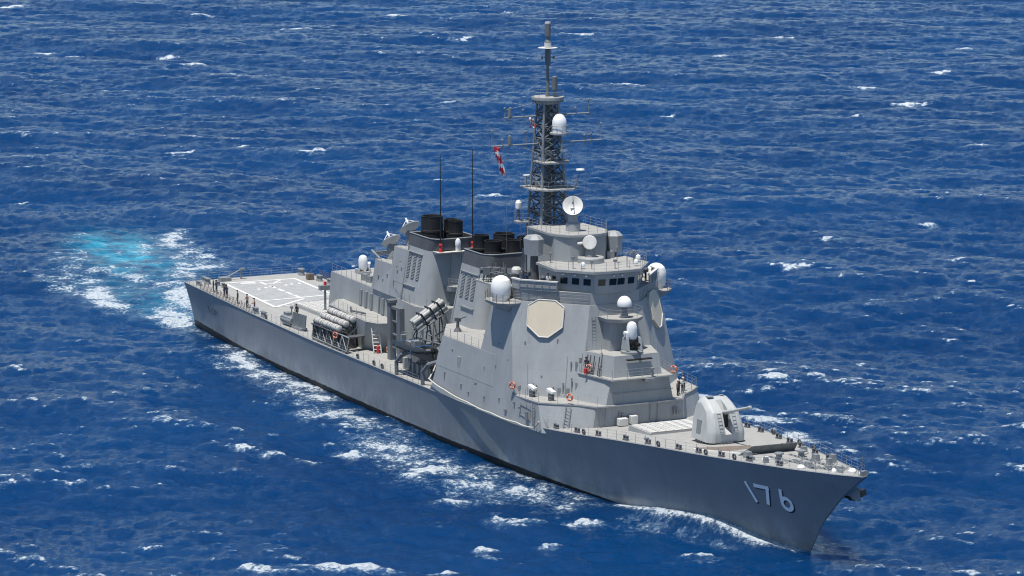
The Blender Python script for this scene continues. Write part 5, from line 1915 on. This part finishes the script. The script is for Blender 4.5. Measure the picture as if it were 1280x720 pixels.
def build_sea():
    # one sheet: a fan of quads, fine over the stretch the ship crosses, coarse out to the horizon
    ox, oy = CAM.x, CAM.y
    fine = np.arange(-10.6, 10.6001, 0.026)
    wide = np.concatenate([np.linspace(-180, -60, 10)[:-1], np.linspace(-60, -30, 30)[:-1], np.arange(-30, -10.65, 0.1)])
    ang = np.concatenate([wide, fine, -wide[::-1][:-1]])
    rad = [40.0]
    while rad[-1] < 100:
        rad.append(rad[-1]*1.06)
    while rad[-1] < 285:
        rad.append(rad[-1]*1.005)
    while rad[-1] < 1120:
        rad.append(rad[-1]*1.00145)
    while rad[-1] < 3000:
        rad.append(rad[-1]*1.004)
    while rad[-1] < 45000:
        rad.append(rad[-1]*1.12)
    rad = np.array(rad)
    A, Rd = np.meshgrid(np.radians(ang)+_az, rad, indexing='ij')
    x = ox+Rd*np.cos(A)
    y = oy+Rd*np.sin(A)
    na, nr = x.shape
    off = np.abs((np.degrees(A-_az)+180) % 360-180)
    w_edge = smooth01((29.5-off)/3)*smooth01((2900-Rd)/800)*smooth01((Rd-105)/40)
    w_fine = smooth01((11.2-off)/.8)*smooth01((1160-Rd)/80)*smooth01((Rd-270)/20)
    waz = R(-48)
    o1 = ocean(1024, 431.0, waz, 11.0, 0.43, 3, 0, 2.2, 2.0)
    o2 = ocean(1024, 173.0, waz+.45, 6.0, 0.12, 8, .25, 6.0, 1.0)
    o3 = ocean(1024, 67.0, waz-.35, 3.4, 0.072, 5, 1.1, 40, 0.8, .5)
    z = np.zeros_like(x)
    dx = np.zeros_like(x)
    dy = np.zeros_like(x)
    jxx = np.ones_like(x)
    jyy = np.ones_like(x)
    jxy = np.zeros_like(x)
    for oc, chop in ((o1, 1.25), (o2, 1.15), (o3, .8)):
        h, a, b, c, d, e = sample(oc, x, y)
        if oc is o3:
            h, a, b, c, d, e = (q*w_fine for q in (h, a, b, c, d, e))
        z += h
        dx += chop*a
        dy += chop*b
        jxx -= chop*c
        jyy -= chop*d
        jxy -= chop*e
    # gusts: patches of rougher and smoother water
    patch = np.zeros_like(x)
    for i in range(7):
        t = rng.uniform(0, 6.28)
        kk = rng.uniform(.012, .05)
        patch += np.sin(kk*(x*math.cos(t)+y*math.sin(t))+rng.uniform(0, 6.28))
    patch /= 3.2
    J = jxx*jyy-jxy*jxy
    core = (np.abs(np.degrees(A-_az)) < 9) & (Rd > 300) & (Rd < 1050)
    j3, j05 = np.percentile(J[core], [3.5, .15])
    foam = np.clip((j3+.14*patch-J)/(j3-j05), 0, 1.0)*.56*smooth01((z+.5)/.7)*(1-.4*smooth01((Rd-450)/450))
    # water next to the hull
    ux = np.clip(x/150.5, 0, 1)
    hw = np.interp(ux*150.5, [t[0] for t in HBW], [t[1] for t in HBW])
    inside_len = smooth01((x+3)/4)*smooth01((156-x)/4)
    d = np.abs(y)-hw
    ds = -y-hw                                    # distance off the starboard side
    dp = y-hw
    near = np.exp(-np.clip(d, 0, None)**2/18.0)*inside_len
    calm = 1-.55*near
    z *= calm
    # bow wave piled against the starboard shoulder and a smaller one to port
    bw = np.exp(-((x-137.5)/5.5)**2)*np.exp(-np.clip(ds-.3, 0, None)**2/2.2)*(ds > -3)
    bw += .75*np.exp(-((x-130)/4.0)**2)*np.exp(-np.clip(ds-.8, 0, None)**2/2.5)*(ds > -3)
    z += 1.0*bw+.75*np.exp(-((x-139)/15)**2)*np.exp(-np.clip(ds, 0, None)**2/7.0)*(ds > -3)
    z += .8*np.exp(-((x-138)/6)**2)*np.exp(-np.clip(dp-.3, 0, None)**2/2.5)*(dp > -3)
    trough = np.exp(-((x-140.5)/6)**2)*np.exp(-(ds-3.6)**2/4.0)
    z -= .45*trough
    # foam bands
    def band(x0, x1, off, width, amt, soft=5.0):
        return amt*smooth01((x-x0)/soft)*smooth01((x1-x)/soft)*np.exp(-((ds-off)/width)**2)*(ds > -2.5)
    wob = 1.2*np.sin(x*.21+1)+.7*np.sin(x*.47)
    hullfoam = np.zeros_like(x)
    def band2(x0, x1, off, width, amt, soft=5.0):
        return amt*smooth01((x-x0)/soft)*smooth01((x1-x)/soft)*np.exp(-((ds-off-wob*.5)/width)**2)*(ds > -2.5)
    hullfoam += band2(-6, 14, 1.2, 2.4, .40)
    hullfoam += band2(14, 62, 1.6, 2.2, .66)
    hullfoam += band2(22, 72, 5.0, 4.0, .36)
    hullfoam += band2(60, 124, 4.2, 4.2, .50)
    hullfoam += band2(76, 118, 8.5, 4.5, .36)
    hullfoam += band2(95, 127, .8, 1.0, .30)
    hullfoam += band(122, 144, .7, .7, 1.1, 2.5)+band(126, 146, 3.0, 1.3, .34, 3)
    hullfoam += band(141, 151.5, .7, .8, 1.1, 2)
    hullfoam += .9*smooth01((x-143)/3)*smooth01((152.5-x)/2)*np.exp(-((dp-.6)/.9)**2)*(dp > -2)
    hullfoam += band2(120, 140, 6.0, 2.6, .22)
    hullfoam += .62*smooth01((x-128)/5)*smooth01((150-x)/4)*np.exp(-((dp-1.5)/2.0)**2)*(dp > -2.5)
    for px_, py_, s_ in ((93.4, 28.0, 2.2), (100.6, 27.1, 2.4), (104.3, 27.5, 1.6), (77.3, 27.8, 2.2), (86.3, 29.4, 1.8), (118, 17.5, 2.4), (125, 13.5, 2.2)):
        hullfoam += 1.1*np.exp(-((x-px_)**2+(y-py_)**2)/(s_*s_))
    # turning wake behind the transom
    wk = [(0, -2.0, 6.5), (-10, -4.5, 6.5), (-22, -5.5, 7.0), (-36, -4.0, 8.5), (-50, 1.0, 9.5), (-64, 6.0, 9.5), (-80, 11.5, 9.0), (-100, 17, 8), (-130, 25, 7)]
    wx = np.array([p[0] for p in wk])[::-1]
    wy = np.interp(x, wx, np.array([p[1] for p in wk])[::-1])
    ww = np.interp(x, wx, np.array([p[2] for p in wk])[::-1])
    q = (y-wy)/ww
    along = smooth01((x+105)/45)*smooth01((1.5-x)/3)
    wake = along*np.exp(-q**2)
    edge = along*(np.exp(-((q-1.0)/.33)**2)+np.exp(-((q+1.0)/.30)**2))
    blob = lambda cx, cy, a, b, t: np.exp(-((((x-cx)*math.cos(t)+(y-cy)*math.sin(t))/a)**2+((-(x-cx)*math.sin(t)+(y-cy)*math.cos(t))/b)**2))
    aer = 1.0*blob(-64, 6, 15, 3.8, -.35)+.65*blob(-74, 3.5, 12, 3.2, -.3)+.5*blob(-50, 3, 12, 5, .1)+.14*wake
    aer += .22*blob(-16, -6, 16, 5, .1)
    hullfoam += .42*edge*smooth01((x+92)/30)+.30*wake
    hullfoam += .80*blob(-7, -7.2, 8, 2.2, -.2)+.95*blob(-20, -1.6, 9, 1.8, -.1)+.70*blob(-24, -12, 13, 2.2, -.25)+.45*blob(-42, -14, 12, 2, -.1)
    hullfoam += .3*blob(-84, 6, 10, 1.5, -.3)+.60*blob(-74, 17.5, 10, 2.4, -.55)+.62*blob(-55, 15.8, 9, 2.2, -.3)+.60*blob(-42, 10.5, 8, 2.4, -.9)+.42*blob(-42, -3, 12, 2.0, .25)+.40*blob(-66, 9, 9, 1.6, -.4)
    z *= 1-.35*np.clip(wake, 0, 1)
    # individual breaking crests
    rr = np.random.default_rng(4)
    cc, cs = math.cos(waz), math.sin(waz)
    ax_, ay_ = math.cos(_az+math.pi/2), math.sin(_az+math.pi/2)
    crest = np.zeros_like(x)
    for cx, cy, s in CAPS:
        s *= 1+.25*min(1, max(0, (math.hypot(cx-ox, cy-oy)-450)/300))
        t0 = rr.uniform(-.35, .35)
        ca, sa = math.cos(t0), math.sin(t0)
        ux_, uy_ = ax_*ca-ay_*sa, ax_*sa+ay_*ca
        m = (np.abs(x-cx) < 4*s+8) & (np.abs(y-cy) < 4*s+8)
        xm, ym = x[m]-cx, y[m]-cy
        l = xm*ux_+ym*uy_
        t = -xm*uy_+ym*ux_
        t = t+.42*s*np.sin(l/s*1.7+cx)+.20*s*np.sin(l/s*4.3+cy)+.10*s*np.sin(l/s*10.7+cx*3)
        brk = .72+.45*np.sin(l/s*3.7+cy)*np.sin(l/s*1.3+cx)+.2*np.sin(l/s*9+cx)
        crest[m] += .72*brk*np.exp(-(l/(s*1.35))**2)*np.exp(-np.where(t > 0, t/(s*.30+.35), t/(s*.16+.2))**2)
        tail = np.where(t > 0, t/(s*1.3+1.2), t/(s*.25+.3))
        crest[m] += .33*np.exp(-((l-.5*s)/(s*1.7))**2)*np.exp(-tail**2)
        z[m] += .20*min(s, 1.6)*np.exp(-(l/(s*1.7))**2)*np.exp(-(t/(s*.45+.6))**2)
    far = 1+.45*smooth01((Rd-430)/300)
    foam = foam*calm+.70*np.clip(hullfoam, 0, 1.1)+np.clip(crest*far, 0, 1)
    foam = np.clip(foam, 0, .95)*w_edge
    aer = np.clip(aer, 0, 1)*w_edge
    z = z*w_edge+foam*.05
    X = x+dx*calm*w_edge
    Y = y+dy*calm*w_edge
    co = np.stack([X, Y, z], -1).reshape(-1, 3).astype(np.float32)
    idx = np.arange(na*nr).reshape(na, nr)
    q = np.stack([idx[:-1, :-1], idx[:-1, 1:], idx[1:, 1:], idx[1:, :-1]], -1).reshape(-1, 4)[:, ::-1].astype(np.int32)
    # disc under the camera closes the sheet
    nv = len(co)
    co = np.concatenate([co, np.array([[ox, oy, 0.0]], np.float32)])
    tri = np.stack([np.full(na-1, nv), idx[:-1, 0], idx[1:, 0]], -1).astype(np.int32)
    me = bpy.data.meshes.new('sea')
    nl = q.size+tri.size
    me.vertices.add(len(co))
    me.vertices.foreach_set('co', co.ravel())
    me.loops.add(nl)
    me.loops.foreach_set('vertex_index', np.concatenate([q.ravel(), tri.ravel()]))
    npoly = len(q)+len(tri)
    me.polygons.add(npoly)
    starts = np.concatenate([np.arange(len(q))*4, len(q)*4+np.arange(len(tri))*3]).astype(np.int32)
    me.polygons.foreach_set('loop_start', starts)
    me.update(calc_edges=True)
    me.validate()
    for nm, arr in (('foam', foam), ('aer', aer)):
        at = me.attributes.new(nm, 'FLOAT', 'POINT')
        at.data.foreach_set('value', np.concatenate([arr.ravel(), [0.0]]).astype(np.float32))
    me.shade_smooth()
    o = bpy.data.objects.new('sea', me)
    COL.objects.link(o)
    o['kind'] = 'structure'
    o['label'] = 'deep blue choppy sea with whitecaps and a foaming wake'
    # water
    m, nt, b, N, L = nodes_of('sea_water')
    fa = N.new('ShaderNodeAttribute')
    fa.attribute_name = 'foam'
    ae = N.new('ShaderNodeAttribute')
    ae.attribute_name = 'aer'
    n1 = noise(nt, 1.9, 10, 0.77)
    n2 = noise(nt, 0.30, 5, 0.6)
    vo = N.new('ShaderNodeTexVoronoi')
    vo.feature = 'DISTANCE_TO_EDGE'
    vo.inputs['Scale'].default_value = 1.1
    vo.inputs['Detail'].default_value = 2.0
    g = N.new('ShaderNodeNewGeometry')
    nv_ = N.new('ShaderNodeTexNoise')
    nv_.inputs['Scale'].default_value = 0.9
    nv_.inputs['Detail'].default_value = 5
    L.new(g.outputs['Position'], nv_.inputs['Vector'])
    va = N.new('ShaderNodeVectorMath')
    va.operation = 'MULTIPLY_ADD'
    va.inputs[1].default_value = (2.2, 2.2, 2.2)
    L.new(nv_.outputs['Color'], va.inputs[0])
    L.new(g.outputs['Position'], va.inputs[2])
    L.new(va.outputs[0], vo.inputs['Vector'])
    lace = maprange(nt, vo.outputs['Distance'], 0.0, 0.30, 0.26, -0.24)
    tex = math_(nt, 'ADD', math_(nt, 'MULTIPLY', math_(nt, 'SUBTRACT', n1, 0.5), 2.3), math_(nt, 'MULTIPLY', lace, 0.7))
    tex = math_(nt, 'ADD', tex, math_(nt, 'MULTIPLY', math_(nt, 'SUBTRACT', n2, 0.5), 2.1))
    gate = maprange(nt, fa.outputs['Fac'], 0.03, 0.25)
    raw = math_(nt, 'ADD', fa.outputs['Fac'], math_(nt, 'MULTIPLY', tex, 0.80))
    mask = math_(nt, 'MULTIPLY', maprange(nt, raw, 0.54, 0.78, 0, 0.96, True), gate)
    thin = math_(nt, 'MULTIPLY', maprange(nt, raw, 0.20, 0.66, 0, 0.28, True), gate)
    deep = mixc(nt, maprange(nt, noise(nt, 0.02, 3, 0.5), 0.35, 0.65), (0.0005, 0.0240, 0.090), (0.0010, 0.0315, 0.110))
    turq = math_(nt, 'MULTIPLY', ae.outputs['Fac'], maprange(nt, noise(nt, 0.26, 7, 0.68), 0.36, 0.66))
    c = mixc(nt, turq, deep, (0.02, 0.34, 0.48))
    c = mixc(nt, thin, c, (0.25, 0.38, 0.46))
    L.new(c, b.inputs['Base Color'])
    b.inputs['Roughness'].default_value = 0.14
    b.inputs['Specular IOR Level'].default_value = 0.14
    b.subsurface_method = 'BURLEY'
    b.inputs['Subsurface Weight'].default_value = 1.0
    b.inputs['Subsurface Radius'].default_value = (0.35, 0.8, 1.0)
    b.inputs['Subsurface Scale'].default_value = 14.0
    b.inputs['IOR'].default_value = 1.333
    bp1 = N.new('ShaderNodeBump')
    bp1.inputs['Strength'].default_value = 0.9
    bp1.inputs['Distance'].default_value = 0.30
    gp = N.new('ShaderNodeNewGeometry')
    mp = N.new('ShaderNodeMapping')
    mp.inputs['Rotation'].default_value = (0, 0, -waz)
    mp.inputs['Scale'].default_value = (1.0, 0.55, 1.0)
    L.new(gp.outputs['Position'], mp.inputs['Vector'])
    hn = math_(nt, 'ADD', noise(nt, 1.3, 6, 0.68, vec=mp.outputs[0]), math_(nt, 'MULTIPLY', noise(nt, 4.0, 4, 0.65, vec=mp.outputs[0]), 0.4))
    L.new(hn, bp1.inputs['Height'])
    L.new(bp1.outputs[0], b.inputs['Normal'])
    fm = N.new('ShaderNodeBsdfDiffuse')
    L.new(mixc(nt, maprange(nt, noise(nt, 2.4, 6, 0.7), 0.34, 0.62), (0.26, 0.34, 0.40), (0.60, 0.63, 0.65)), fm.inputs['Color'])
    bp2 = N.new('ShaderNodeBump')
    bp2.inputs['Strength'].default_value = 1.0
    bp2.inputs['Distance'].default_value = 0.35
    L.new(n1, bp2.inputs['Height'])
    L.new(bp2.outputs[0], fm.inputs['Normal'])
    mx = N.new('ShaderNodeMixShader')
    L.new(mask, mx.inputs[0])
    L.new(b.outputs[0], mx.inputs[1])
    L.new(fm.outputs[0], mx.inputs[2])
    L.new(mx.outputs[0], N['Material Output'].inputs['Surface'])
    me.materials.append(m)
build_sea()
